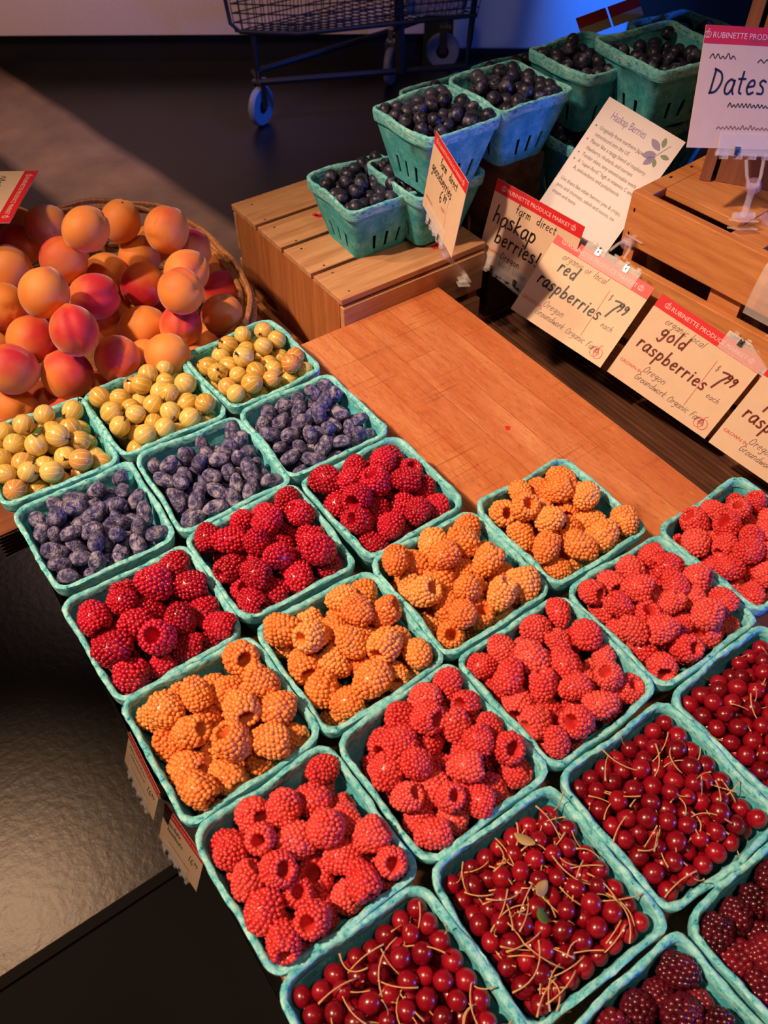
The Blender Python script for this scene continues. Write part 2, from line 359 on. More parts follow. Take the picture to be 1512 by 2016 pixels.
# grooved dark ledge right of the block
gr = empty('grooved_ledge', (0, 0, 0)); tag(gr, 'dark grooved timber ledge between the butcher block and the right crate', 'ledge')
MB().box((0.602, -0.45, setz(-0.2)), (1.5, 0.733, setz(-0.156))).build('ledge_board', 'black_metal', gr)
mb = MB()
for k in range(24): mb.box((0.606+k*0.0075, -0.44, setz(-0.156)), (0.6108+k*0.0075, 0.73, setz(-0.150)))
mb.build('ribbing', 'dark_wood', gr)
MB().box((0.602, -0.43, 0), (1.48, 0.733, setz(-0.2))).build('cabinet_base', 'black_metal', gr)

# ---------------------------------------------------------------- crates
def hole_board(x0, x1, y0, y1, z0, z1, holes):
    """upright board in the yz plane with real rounded holes"""
    bm = bmesh.new(); loops = [[(y0, z0), (y1, z0), (y1, z1), (y0, z1)]]
    for (cy, cz, ry, rz) in holes:
        loops.append([(cy+ry*math.copysign(abs(math.cos(a))**0.7, math.cos(a)), cz+rz*math.copysign(abs(math.sin(a))**0.7, math.sin(a))) for a in [2*PI*k/20 for k in range(20)]])
    edges = []; vs = []
    for lp in loops:
        v = [bm.verts.new((x0, y, z)) for y, z in lp]; vs.append(v)
        edges += [bm.edges.new((v[k], v[(k+1) % len(v)])) for k in range(len(v))]
    r = bmesh.ops.triangle_fill(bm, edges=edges, use_beauty=True)
    fs = [g for g in r['geom'] if isinstance(g, bmesh.types.BMFace)]
    ex = bmesh.ops.extrude_face_region(bm, geom=fs)
    for g in ex['geom']:
        if isinstance(g, bmesh.types.BMVert): g.co.x = x1
    bmesh.ops.recalc_face_normals(bm, faces=bm.faces[:])
    v = [tuple(p.co) for p in bm.verts]; bm.verts.index_update(); f = [tuple(p.index for p in q.verts) for q in bm.faces]; bm.free(); return v, f
lc = empty('slatted_crate', (0, 0, 0)); tag(lc, 'upturned pine fruit crate with top slats and red crayon marks, under the front blueberry basket', 'crate')
X0, X1, Y0, Y1, ZB, ZT = 0.4525, 0.678, 0.722, 1.003, setz(-0.1498), setz(-0.022)
for (xa, xb) in ((X0, X0+0.016), (X1-0.016, X1)):
    v, f = hole_board(xa, xb, Y0+0.009, Y1-0.009, ZB, ZT, [((Y0+Y1)/2+0.07, ZB+0.022, 0.034, 0.011)])
    MB().add(v, f).build('end_board', 'crate_end', lc)
ys = [Y0+0.002, Y0+0.066, Y0+0.0725, Y0+0.139, Y0+0.1455, Y0+0.207, Y0+0.2135, Y1]
for k in range(4): MB().box((X0-0.001, ys[2*k], ZT+0.0002), (X1+0.001, ys[2*k+1], ZT+0.0085)).build('slat', 'crate_x', lc, bevel=0.001)
for (za, zb) in ((ZT-0.060, ZT-0.004), (ZB+0.006, ZB+0.052)):
    MB().box((X0+0.0004, Y0, za), (X1-0.0004, Y0+0.0085, zb)).build('side_slat', 'crate_x', lc, bevel=0.001)
    MB().box((X0+0.0004, Y1-0.0085, za), (X1-0.0004, Y1, zb)).build('side_slat', 'crate_x', lc, bevel=0.001)
zz = ZT+0.0088
for (x, y, r, s) in ((0.538, 0.905, 0.006, 1.6), (0.532, 0.911, 0.004, 1.2), (0.549, 0.832, 0.0075, 1.3), (0.536, 0.842, 0.003, 1.5), (0.555, 0.826, 0.004, 1.4), (0.62, 0.752, 0.006, 1.8)):
    mb = MB(); blot(mb, x, y, zz, r, 14, s); mb.build('red_crayon_mark', 'red_fruit', lc)
for y in (0.735, 0.78, 0.80, 0.85, 0.87, 0.915, 0.94, 0.985): mb = MB(); blot(mb, X0+0.02+rs.uniform(-.004, .004), y, zz, 0.0014, 6, 1.5); mb.build('nail_head', 'black_metal', lc)

rc = empty('pine_display_crate', (0.7566, 0.60, 0), math.radians(0)); tag(rc, 'orange pine crate on the right carrying the tall brown box and a price card clip', 'crate')
rc.matrix_world = Matrix.Translation((0.757, 0.572, 0)) @ Matrix.Rotation(math.radians(4.5), 4, 'Z')
zt = setz(0.10)
# local: +x away from the block, -y towards the viewer's right
MB().box((0, -0.52, setz(0.037)), (0.011, 0.0, zt)).build('front_slat', 'crate_y', rc, bevel=0.0012)
MB().box((0, -0.52, setz(-0.085)), (0.011, 0.0, setz(0.013))).build('front_slat', 'crate_y', rc, bevel=0.0012)
MB().box((0, -0.52, setz(-0.150)), (0.011, 0.0, setz(-0.1))).build('front_slat', 'crate_y', rc, bevel=0.0012)
MB().box((0.0115, -0.014, setz(-0.150)), (0.30, 0.0, zt-0.011)).build('end_board', 'crate_end', rc)
MB().box((0.0115, -0.52, setz(-0.150)), (0.30, -0.506, zt-0.011)).build('end_board', 'crate_end', rc)
MB().box((0.0115, -0.165, setz(-0.150)), (0.30, -0.125, zt-0.001)).build('divider', 'crate_y', rc)
MB().box((0.0115, -0.020, zt-0.0105), (0.30, 0.0, zt-0.0005)).build('top_rail', 'crate_y', rc, bevel=0.001)
for k, (xa, xb) in enumerate(((0.036, 0.128), (0.145, 0.215), (0.23, 0.30))):
    MB().box((xa, -0.124 if k == 0 else -0.52, zt-0.010), (xb, -0.0205, zt)).build('top_slat', 'crate_y', rc, bevel=0.0012)
MB().box((0.036, -0.52, zt-0.010), (0.128, -0.166, zt)).build('top_slat', 'crate_y', rc, bevel=0.0012)
for (x, y) in ((0.06, -0.008), (0.10, -0.008)): MB().box((x-0.0018, y-0.001, zt-0.0004), (x+0.0022, y+0.001, zt+0.0004)).build('staple', 'black_metal', rc)
for z in (setz(0.08), setz(0.05), setz(0.0), setz(-0.05)): MB().box((-0.0004, -0.0095, z-0.0022), (0.0004, -0.0075, z+0.0022)).build('staple', 'black_metal', rc)
# tall brown box standing on the crate
bx = empty('tall_brown_box', (0.8385, 0.545, zt), math.radians(-57)); tag(bx, 'tall brown wooden box standing on the right crate behind the dates card', 'box')
MB().box((0, 0, 0), (0.013, 0.16, 0.34)).build('corner_post', 'brown_box', bx, bevel=0.001)
MB().box((0.018, 0.004, 0), (0.16, 0.014, 0.34)).build('front_panel', 'brown_box', bx, bevel=0.001)
MB().box((0.013, 0.02, 0), (0.16, 0.028, 0.34)).build('inner_panel', 'black_metal', bx)
MB().box((0.160, 0, 0), (0.173, 0.16, 0.34)).build('corner_post', 'brown_box', bx, bevel=0.001)

# ---------------------------------------------------------------- pulp baskets
def sq_loop(s, r, n_side=14, n_c=5):
    pts = []
    for q in range(4):
        a0 = q*PI/2
        cx, cy = (s-r)*(1 if q in (0, 3) else -1), (s-r)*(1 if q in (0, 1) else -1)
        for k in range(n_c+1):
            a = a0+PI/2*k/n_c; pts.append((cx+r*math.cos(a), cy+r*math.sin(a)))
        nx, ny = pts[-1]; q2 = (q+1) % 4
        c2x, c2y = (s-r)*(1 if q2 in (0, 3) else -1), (s-r)*(1 if q2 in (0, 1) else -1)
        ex, ey = c2x+r*math.cos(q2*PI/2), c2y+r*math.sin(q2*PI/2)
        for k in range(1, n_side): t = k/n_side; pts.append((nx+(ex-nx)*t, ny+(ey-ny)*t))
    return pts
def basket_mesh(size, H, seed, slots=True):
    rn = random.Random(seed); s = size/2; N = len(sq_loop(1, .1)); per = N//4
    ph = [rn.uniform(0, 6.28) for _ in range(8)]
    def wob(k, z):
        a = 2*PI*k/N
        return 0.0010*math.sin(3*a+ph[0])+0.0007*math.sin(7*a+ph[1])
    def sag(k):
        a = 2*PI*k/N; return 0.0011*math.sin(2*a+ph[2])+0.0009*math.sin(5*a+ph[3])
    sb = s-0.0135*H/0.05*0.75-0.003
    lv = [-H, -H*0.86, -H*0.72, -H*0.58, -H*0.44, -0.0145]
    out = []
    for z in lv:
        t = (z+H)/(H-0.0145); ss = sb+(s-0.0035-sb)*t; lp = sq_loop(ss, 0.014*0.8 if z > -H else 0.012)
        L = []
        for k, (x, y) in enumerate(lp):
            j = (k % per)
            rib = 0.0006 if (j >= 6 and (j % 3 == 0)) else 0.0
            d = math.hypot(x, y); w = wob(k, z)*t-rib
            L.append((x+x/d*w, y+y/d*w, z))
        out.append(L)
    for z, ss in ((-0.0135, s-0.0008), (-0.003, s-0.0004)):
        out.append([(x+x/math.hypot(x, y)*wob(k, z), y+y/math.hypot(x, y)*wob(k, z), z+sag(k)) for k, (x, y) in enumerate(sq_loop(ss, 0.0135))])
    inn = []
    for z in lv:
        t = (z+H)/(H-0.0145); ss = sb-0.0016+(s-0.0052-sb+0.0016)*t
        inn.append([(x+x/math.hypot(x, y)*wob(k, z)*t, y+y/math.hypot(x, y)*wob(k, z)*t, z+(0.0016 if z == -H else 0)) for k, (x, y) in enumerate(sq_loop(ss, 0.0105))])
    for z, ss in ((-0.0135, s-0.0046), (-0.003, s-0.0042)):
        inn.append([(x+x/math.hypot(x, y)*wob(k, z), y+y/math.hypot(x, y)*wob(k, z), z+sag(k)) for k, (x, y) in enumerate(sq_loop(ss, 0.0105))])
    v = [p for L in out for p in L]+[p for L in inn for p in L]; f = []
    nl = len(out); OI = nl*N
    cut = set()
    if slots:
        for q in range(4):
            for j in (8, 12, 16): cut.add(q*per+j)
    def iscut(i, k): return (k % N) in cut and i in (0, 1, 2) if i else False
    for i in range(nl-1):
        for k in range(N):
            k2 = (k+1) % N
            if i in (1, 2) and k in cut: 
                for (a, b, c) in (((i, k), (i, k2), (i-1, k)), ((i+1, k2), (i+1, k), (i+1, k))):
                    if c[0] in (1, 2) and c[1] in cut: continue
                    A = a[0]*N+a[1]; B = b[0]*N+b[1]; f.append((A, B, B+OI, A+OI))
                for (kk) in (k, k2): A = i*N+kk; B = (i+1)*N+kk; f.append((A, B, B+OI, A+OI))
                continue
            f.append((i*N+k, i*N+k2, (i+1)*N+k2, (i+1)*N+k))
            f.append((OI+i*N+k2, OI+i*N+k, OI+(i+1)*N+k, OI+(i+1)*N+k2))
    f.append(tuple(range(N-1, -1, -1))); f.append(tuple(OI+k for k in range(N)))
    for k in range(N): k2 = (k+1) % N; f.append(((nl-1)*N+k, (nl-1)*N+k2, OI+(nl-1)*N+k2, OI+(nl-1)*N+k))
    body = (v, f)
    # frayed lip
    lv = []; fr = []; PR = [(s-0.0005, -0.0115, 0.0), (s+0.0003, -0.0040, 0.4), (s+0.0003, -0.0006, 0.9), (s-0.0012, 0.0003, 0.4), (s-0.0032, 0.0001, 1.2), (s-0.0044, -0.0016, 1.2), (s-0.0047, -0.0075, 0.5)]
    for (ss, z, jt) in PR:
        for k, (x, y) in enumerate(sq_loop(ss, 0.0135 if ss > s-0.003 else 0.0108)):
            d = math.hypot(x, y); w = wob(k, z)+rn.uniform(-1, 1)*0.0007*jt
            lv.append((x+x/d*w, y+y/d*w, z+sag(k)+rn.uniform(-1, 1)*0.0005*jt))
    for i in range(len(PR)-1):
        for k in range(N): k2 = (k+1) % N; fr.append((i*N+k, i*N+k2, (i+1)*N+k2, (i+1)*N+k))
    return body, (lv, fr)
def basket(cx, cy, h, rot, label, size=0.1155, H=0.050, seed=0, group='turquoise pulp baskets', slots=True):
    e = empty('pulp_basket', (cx, cy, setz(h)-H), math.radians(rot)); tag(e, label, 'basket', group)
    (v, f), (lv, lf) = basket_mesh(size, H, seed, slots)
    up = lambda L: [(x, y, z+H) for x, y, z in L]
    put('tray', mesh_of('tray', up(v), f, 'pulp', True, 50), e); put('rim', mesh_of('rim', up(lv), lf, 'pulp_rim', True, 60), e)
    return e

# ---------------------------------------------------------------- berry meshes
def rot_rand(rn):
    from mathutils import Quaternion
    u = [rn.random() for _ in range(3)]
    return Quaternion((math.sqrt(1-u[0])*math.sin(2*PI*u[1]), math.sqrt(1-u[0])*math.cos(2*PI*u[1]), math.sqrt(u[0])*math.sin(2*PI*u[2]), math.sqrt(u[0])*math.cos(2*PI*u[2])))
def raspberry(seed, solid=False, lump=1.0, low=False, coarse=False):
    """unit berry: about 2 tall, radius about .9, tip at +z, open core at -z; drupelets laid in rings"""
    rn = random.Random(seed); V = []; F = []
    bend = rn.uniform(-.18, .18); fat = rn.uniform(.86, 1.10)
    prof = [(0.06, 1.08), (0.30, 0.99), (0.50, 0.83), (0.655, 0.62), (0.77, 0.39), (0.845, 0.14), (0.885, -0.12), (0.885, -0.37), (0.83, -0.61), (0.72, -0.81), (0.57, -0.92)]
    if coarse: prof = [(0.10, 1.05), (0.42, 0.90), (0.66, 0.62), (0.80, 0.32), (0.88, 0.0), (0.88, -0.32), (0.80, -0.62), (0.62, -0.84)]
    sp, ds = (0.36, 0.215) if coarse else (0.275, 0.158)
    iv, ifc = ICO[2 if coarse and not low else 1]
    def addv(v, f): k = len(V); V.extend(v); F.extend([tuple(a+k for a in q) for q in f])
    for i, (r, z) in enumerate(prof):
        r *= fat; n = max(1, int(round(2*PI*r/sp))) if r > .2 else 1
        for k in range(n):
            a = 2*PI*(k+0.5*(i % 2))/n+rn.uniform(-.09, .09); rr = 0 if n == 1 else r*rn.uniform(.95, 1.04)
            s = ds*rn.uniform(.86, 1.18)*lump
            c = np.array([rr*math.cos(a)+bend*z, rr*math.sin(a), z+rn.uniform(-.04, .04)])
            addv([tuple(p) for p in iv*np.array([s, s, s])+c], ifc)
    if solid:
        addv([tuple(p) for p in ICO[2][0]*np.array([.78*fat, .78*fat, .95])], ICO[2][1])
    else:
        P = [(0.05, 1.0), (0.40, 0.84), (0.64, 0.58), (0.78, 0.28), (0.84, 0.0), (0.84, -0.32), (0.76, -0.62), (0.62, -0.88), (0.50, -0.90), (0.42, -0.7), (0.38, -0.2), (0.28, 0.3), (0.05, 0.5)]
        mb = MB(); mb.lathe([(r*fat*(1.085 if i < 7 and not coarse else 1), z) for i, (r, z) in enumerate(P)], 18); addv([(x+bend*z, y, z) for x, y, z in mb.v], mb.f)
    return V, F
def ellipsoid(seed, sx, sz, bump, sub=3, sq=1.0):
    rn = random.Random(seed); v, f = ICO[sub]; ks = [np.array([rn.uniform(-4, 4) for _ in range(3)]) for _ in range(5)]; ph = [rn.uniform(0, 6) for _ in range(5)]
    b = sum(np.sin(v @ k+p) for k, p in zip(ks, ph))*bump/2
    vz = np.sign(v[:, 2])*np.abs(v[:, 2])**sq
    return [tuple(p) for p in np.c_[v[:, 0]*sx, v[:, 1]*sx, vz*sz]*(1+b)[:, None]], f
def haskap(seed):
    rn = random.Random(seed); v, f = ellipsoid(seed, 0.80*rn.uniform(.9, 1.1), 1.3*rn.uniform(.9, 1.12), 0.05, 3, 0.9)
    c = rn.uniform(-.22, .22); v = [(x+c*z*z, y, z) for x, y, z in v]
    # collapse the blossom end into a small crater with a ring
    v = [(x, y, z-0.20*max(0, 1-math.hypot(x-c*z*z, y)/0.26)) if z > .8 else (x, y, z) for x, y, z in v]; return v, f
def blueberry_v(seed):
    v, f = ellipsoid(seed, 1.0, 0.86, 0.02, 3); 
    v = [(x, y, z-0.25*max(0, 1-math.hypot(x, y)/0.34)) if z > .3 else (x, y, z) for x, y, z in v]; return v, f
def crown():
    mb = MB()
    n = 10; v = []; f = []
    for k in range(n):
        a = 2*PI*k/n; r1 = .30; r2 = .44 if k % 2 else .36; z2 = .90 if k % 2 else .84
        v += [(r1*math.cos(a), r1*math.sin(a), .66), (r2*math.cos(a), r2*math.sin(a), z2), (r2*.86*math.cos(a), r2*.86*math.sin(a), z2-.015)]
    for k in range(n): a = 3*k; b = 3*((k+1) % n); f += [(a, b, b+1, a+1), (a+1, b+1, b+2, a+2), (a, a+2, b+2, b)]
    return v, f
def cal(seed):
    rn = random.Random(seed); mb = MB()
    mb.tube([(0, 0, .93), (0.02, 0.02, 1.12), (rn.uniform(-.1, .1), rn.uniform(-.1, .1), 1.3)], [.10, .07, .06], 5)
    for k in range(5): a = 2*PI*k/5+rn.uniform(-.3, .3); mb.tube([(0, 0, 1.2), (.10*math.cos(a), .10*math.sin(a), 1.38), (.22*math.cos(a), .22*math.sin(a), 1.46+rn.uniform(-.1, .1))], [.05, .05, .02], 4)
    return mb.v, mb.f
def stemv(seed):
    rn = random.Random(seed); L = rn.uniform(1.8, 3.4); a = rn.uniform(0, 6.28); c = rn.uniform(.3, 1.2)
    pts = [(math.cos(a)*c*t*t, math.sin(a)*c*t*t, .92+L*t-.3*t*t*c) for t in np.linspace(0, 1, 7)]
    mb = MB(); mb.tube(pts, [.10, .06, .055, .05, .055, .06, .085], 5); return mb.v, mb.f
LIB = {}
def lib(kind, mat, gens, scale):
    out = []
    for g in gens:
        v, f = g; out.append(mesh_of(kind, np.array(v)*scale, f, mat, True))
    LIB[kind] = out
    return out
def near_sphere(v): return v
# (radius, meshes are built at unit size and scaled through the object)
lib('deep_rasp', 'rasp_deep', [raspberry(i) for i in range(6)], 1); lib('pink_rasp', 'rasp_pink', [raspberry(20+i, lump=1.03) for i in range(7)], 1)
lib('gold_rasp', 'rasp_gold', [raspberry(40+i, lump=1.05) for i in range(6)], 1); lib('blackberry', 'blackberry', [raspberry(60+i, True, 1.15, False, True) for i in range(4)], 1)
lib('haskap', 'haskap', [haskap(80+i) for i in range(7)], 1); lib('goose', 'gooseberry', [ellipsoid(100+i, 1.0, 1.04, 0.012, 3) for i in range(4)], 1)
lib('calyx', 'calyx', [cal(i) for i in range(4)], 1); lib('blue', 'blueberry', [blueberry_v(120+i) for i in range(4)], 1); lib('crown', 'blueberry_crown', [crown()], 1)
lib('cherry', 'cherry', [ellipsoid(140+i, 0.96, 1.06, 0.015, 3) for i in range(4)], 1); lib('stem', 'stem', [stemv(i) for i in range(8)], 1)

# ---------------------------------------------------------------- packing
def pack(n, r, s, H, dome, seed, edge=0.007, iters=190, rv=0.10, hole=None):
    """settle n soft spheres in a tapered square tray; z = 0 at the rim. hole = (dx, dy) corner where the heap sinks"""
    g = np.random.default_rng(seed); rad = r*(1+g.uniform(-rv, rv, n))
    P = np.c_[g.uniform(-s+r, s-r, n), g.uniform(-s+r, s-r, n), g.uniform(-H+r, dome*0.6, n)]
    kx = g.uniform(-30, 30, (4, 2)); ph = g.uniform(0, 6, 4)
    def ceil(x, y):
        u = np.clip(1-np.maximum(np.abs(x), np.abs(y))/s, 0, 1); z = -edge+(dome+edge)*np.clip(u/0.55, 0, 1)**0.8
        z = z+0.0022*sum(np.sin(x*a[0]*2+y*a[1]*2+p) for a, p in zip(kx, ph))/2
        if hole is not None:
            d = (x*hole[0]+y*hole[1])/s; z = z-np.clip(d-0.35, 0, 1.2)*hole[2]
        return z
    iu = np.triu_indices(n, 1); md = rad[iu[0]]+rad[iu[1]]
    for it in range(iters):
        P[:, 2] -= 0.0005*(1-it/iters)
        for _ in range(2):
            d = P[iu[0]]-P[iu[1]]; L = np.sqrt((d*d).sum(1))+1e-9; m = L < md
            i, j = iu[0][m], iu[1][m]; c = (d[m]/L[m][:, None])*((md[m]-L[m])*0.45)[:, None]*0.62
            np.add.at(P, i, c); np.add.at(P, j, -c)
            lim = (s-0.0055)-0.011*(-P[:, 2]/0.05).clip(0, 2)-rad*0.96
            P[:, 0] = np.clip(P[:, 0], -lim, lim); P[:, 1] = np.clip(P[:, 1], -lim, lim)
            P[:, 2] = np.minimum(P[:, 2], ceil(P[:, 0], P[:, 1])-rad*0.3); P[:, 2] = np.maximum(P[:, 2], -H+0.002+rad)
    return P, rad
cp = np.array(CAMP)
def visible(Pw, rad):
    n = len(Pw); d = cp-Pw; L = np.linalg.norm(d, axis=1); d = d/L[:, None]
    a = np.cross(d, [0.3, 0.2, 0.93]); a /= np.linalg.norm(a, axis=1)[:, None]; b = np.cross(d, a)
    cnt = np.zeros(n); K = 0
    for rr in (0.35, 0.8):
        for t in np.linspace(0, 2*PI, 7)[:-1]:
            q = Pw+(a*math.cos(t)+b*math.sin(t))*(rad*rr)[:, None]; K += 1
            w = Pw[None, :, :]-q[:, None, :]; al = (w*d[:, None, :]).sum(2)
            pd = np.sqrt(np.maximum((w*w).sum(2)-al*al, 0)); bl = (pd < rad[None, :]*0.95) & (al > rad[:, None]*0.25)
            np.fill_diagonal(bl, False); cnt += ~bl.any(1)
    return cnt/K
F_PX = 1632.0
def frame(Pw):
    d = Pw-cp; z = d @ np.array(fwd); return 756+F_PX*(d @ np.array(rgt))/z, 1008-F_PX*(d @ np.array(upv))/z, z
PEND = {}
def fill(kind, name, cat, label, group, cx, cy, h, rot, n, r, seed, size=0.1155, H=0.050, dome=0.008, edge=0.007, hole=None, part=None, pname=None, pprob=1.0, cap=None, stretch=1.0):
    P, rad = pack(n, r, size/2, H-0.002, dome, seed, edge, hole=hole)
    c, s = math.cos(math.radians(rot)), math.sin(math.radians(rot))
    Pw = np.c_[cx+P[:, 0]*c-P[:, 1]*s, cy+P[:, 0]*s+P[:, 1]*c, setz(h)+P[:, 2]]
    vis = visible(Pw, rad); px, py, z = frame(Pw); rp = rad*F_PX/z
    inf = (px > -rp) & (px < 1512+rp) & (py > -rp) & (py < 2016+rp)
    PEND.setdefault(cap or kind, []).append(dict(kind=kind, name=name, cat=cat, label=label, group=group, P=Pw, rad=rad, vis=vis*inf, area=vis*inf*rp*rp, seed=seed, part=part, pname=pname, pprob=pprob, stretch=stretch))
def flush(cap, limit=300):
    L = PEND[cap]; allv = sorted([a for b in L for a, v in zip(b['area'], b['vis']) if v > 0.13], reverse=True)
    th = allv[limit-1] if len(allv) > limit else 0
    for b in L:
        rn = random.Random(b['seed']*7+1); ms = LIB[b['kind']]; bv = []; bf = []; k0 = 0
        for p, r, vi, ar in zip(b['P'], b['rad'], b['vis'], b['area']):
            q = rot_rand(rn); me = rn.choice(ms)
            if vi > 0.13 and ar >= th and ar > 0:
                o = put(b['name'], me); o.location = p; o.rotation_mode = 'QUATERNION'; o.rotation_quaternion = q; o.scale = (r, r, r*b['stretch'])
                tag(o, b['label'], b['cat'], b['group'])
                if b['part'] and rn.random() < b['pprob']: put(b['pname'], rn.choice(LIB[b['part']]), o)
            else:
                key = me.name
                if key not in NPC:
                    if vi > 0.13: pass
                    a = np.empty(len(me.vertices)*3); me.vertices.foreach_get('co', a); NPC[key] = (a.reshape(-1, 3), [tuple(pp.vertices) for pp in me.polygons])
                V, F = NPC[key] if vi > 0.13 else LOW[b['kind'] if b['kind'] in LOW else 'ball']
                R = np.array(q.to_matrix()); W_ = (V*np.array([r, r, r*b['stretch']])) @ R.T+p
                bv.append(W_); bf += [tuple(i+k0 for i in f) for f in F]; k0 += len(V)
        if bv:
            me = mesh_of('heap', np.concatenate(bv), bf, ms[0].materials[0], True); o = put('buried_'+b['name'], me)
            tag(o, b['label'].replace('one of the ', '').split(' in the ')[0]+' heap, the deeper fruit under the ones on top, in the '+b['label'].split(' in the ', 1)[1] if ' in the ' in b['label'] else b['label']+' heap', b['cat'], None, 'stuff')
NPC = {}
LOW = {'ball': (ICO[2][0], ICO[2][1])}
for k in ('deep_rasp', 'pink_rasp', 'gold_rasp', 'blackberry'):
    v, f = raspberry(7, True, 1.0, True, True); LOW[k] = (np.array(v), f)

# ---------------------------------------------------------------- the display
GX = lambda i: 0.0680+0.1172*i
T = 'turquoise pulp basket of '
sd = 0
def stall(kind, spec, items):
    global sd
    for (cx, cy, rot, where) in items:
        sd += 1
        size, H, h = spec.get('size', .1155), spec.get('H', .05), spec.get('h', 0.0)
        basket(cx, cy, h, rot, T+spec['fruit']+', '+where, size, H, sd)
        fill(kind, spec['name'], spec['cat'], spec['one']+' in the '+where+' basket', spec['fruit']+' in the '+where+' basket', cx, cy, h, rot, spec['n'], spec['r'], sd*3+11, size, H, spec.get('dome', .008), spec.get('edge', .007), spec.get('hole'), spec.get('part'), spec.get('pname'), spec.get('pprob', 1.0), spec.get('cap'), spec.get('stretch', 1.0))
stall('goose', dict(fruit='pale gooseberries', name='gooseberry', cat='gooseberry', one='pale yellow gooseberry', n=62, r=.0106, dome=.020, edge=.006, part='calyx', pname='dried_calyx', pprob=.8, hole=(-.5, .8, .008)),
      [(.0663, .6689, -2.7, 'gooseberry row left'), (.1810, .6677, 0, 'gooseberry row middle'), (.2983, .6700, 1.6, 'gooseberry row right')])
stall('haskap', dict(fruit='dusty blue haskap berries', name='haskap_berry', cat='haskap berry', one='dusty dark blue haskap', n=88, r=.0092, dome=.006, edge=.009, hole=(-.3, .9, .012)),
      [(.0683, .5496, -.7, 'haskap row left'), (.1864, .5474, -1.5, 'haskap row middle'), (.3012, .5495, -.6, 'haskap row right')])
stall('deep_rasp', dict(fruit='deep red raspberries', name='raspberry', cat='raspberry', one='deep red raspberry', n=38, r=.0127, dome=.018, edge=.004, cap='red', hole=(.2, .9, .012)),
      [(.0673, .4241, .3, 'deep red row left'), (.1838, .4307, -1.2, 'deep red row middle'), (.3042, .4284, .4, 'deep red row right')])
stall('gold_rasp', dict(fruit='golden raspberries', name='gold_raspberry', cat='raspberry', one='golden orange raspberry', n=36, r=.0129, dome=.017, edge=.003, hole=(.4, .8, .014)),
      [(.0689, .3086, .4, 'gold row left end'), (.1860, .3074, -.7, 'gold row second'), (.3017, .3101, -.8, 'gold row third'), (.4202, .3105, -.7, 'gold row right end on the bare worktop')])
stall('pink_rasp', dict(fruit='bright red raspberries', name='raspberry', cat='raspberry', one='bright coral red raspberry', n=52, r=.0114, dome=.017, edge=.004, cap='red', hole=(.3, .9, .012)),
      [(.0703, .1904, .8, 'bright red row left end'), (.1886, .1907, 1.6, 'bright red row second'), (.3047, .1913, .7, 'bright red row third'), (.4219, .1891, -.7, 'bright red row fourth'), (.5390, .1930, 0, 'bright red row far right')])
CH = dict(fruit='dark red stemmed cherries', name='small_cherry', cat='cherry', one='glossy dark red small cherry', n=225, r=.0067, dome=.002, edge=.011, part='stem', pname='stem', pprob=.45, hole=(-.2, .9, .010))
CHI = [(.0679, .0741, -.4, 'cherry row front left'), (.1836, .0733, -1.9, 'cherry row second'), (.3010, .0722, -1.6, 'cherry row third'), (.4190, .0720, 0, 'cherry row right')]
stall('cherry', CH, CHI)
stall('blackberry', dict(fruit='blackberries', name='blackberry', cat='blackberry', one='dark purple red blackberry', n=44, r=.0110, dome=-.002, edge=.012),
      [(.1850, -.0470, 0, 'blackberry row left'), (.3030, -.0460, 0, 'blackberry row right')])
BL = dict(fruit='blueberries', name='blueberry', cat='blueberry', one='dark blueberry', n=130, r=.0092, dome=.006, edge=.007, H=.080, part='crown', pname='crown', pprob=.9)
def blues(items):
    for (cx, cy, h, rot, size, H, where, n) in items:
        d = dict(BL); d.update(h=h, size=size, H=H, n=n); stall('blue', d, [(cx, cy, rot, where)])
blues([(.5571, .8236, .064, -1.9, .114, .080, 'front blueberry one on the slatted crate', 128),
       (.6230, .7720, .153, 1.3, .114, .080, 'stacked one behind the gooseberry card', 128),
       (.7390, .7760, .155, -.3, .114, .080, 'second stacked one to the right of the gooseberry card', 128),
       (.7510, .8930, .100, 1, .114, .080, 'back left narrow one', 100),
       (.8780, .8950, .100, 0, .114, .080, 'second back one under the blue glow', 100),
       (.8600, .7430, .086, 0, .128, .102, 'large one left of the information sheet', 165),
       (.8730, .7790, .162, 0, .114, .080, 'high one left of the tilted one', 110),
       (.9260, .7040, .182, -8, .128, .080, 'tilted one on top of the others', 120),
       (.9980, .7300, .088, 0, .118, .102, 'low one right of the information sheet', 130),
       (1.045, .6250, .165, 4, .114, .080, 'one behind the dates card', 100),
       (1.072, .7850, .150, -4, .120, .080, 'far back one with a red header card', 110),
       (1.005, .8960, .100, 0, .114, .080, 'third back one with two red header cards', 100)])
sd += 1; basket(.630, .7960, .0715, 2, 'turquoise lower basket supporting the stacked blueberries behind the gooseberry card', .113, .0795, sd)
def riser(a, b, label): tag(MB().box(a, b).build('riser_box', 'dark_wood'), label, 'box')
riser((.705, .738, setz(-.1495)), (.778, .830, setz(.0745)), 'dark wooden riser under the second stacked blueberry basket')
riser((.705, .840, setz(-.1495)), (.940, .945, setz(.0195)), 'dark wooden riser under the two back blueberry baskets')
riser((.790, .738, setz(-.1495)), (1.10, .836, setz(-.0145)), 'dark wooden riser under the large blueberry basket')
riser((.945, .840, setz(-.1495)), (1.20, .945, setz(.0195)), 'dark wooden riser under the third back blueberry basket')
for k in ('goose', 'haskap', 'red', 'gold_rasp', 'cherry', 'blackberry', 'blue'): flush(k)
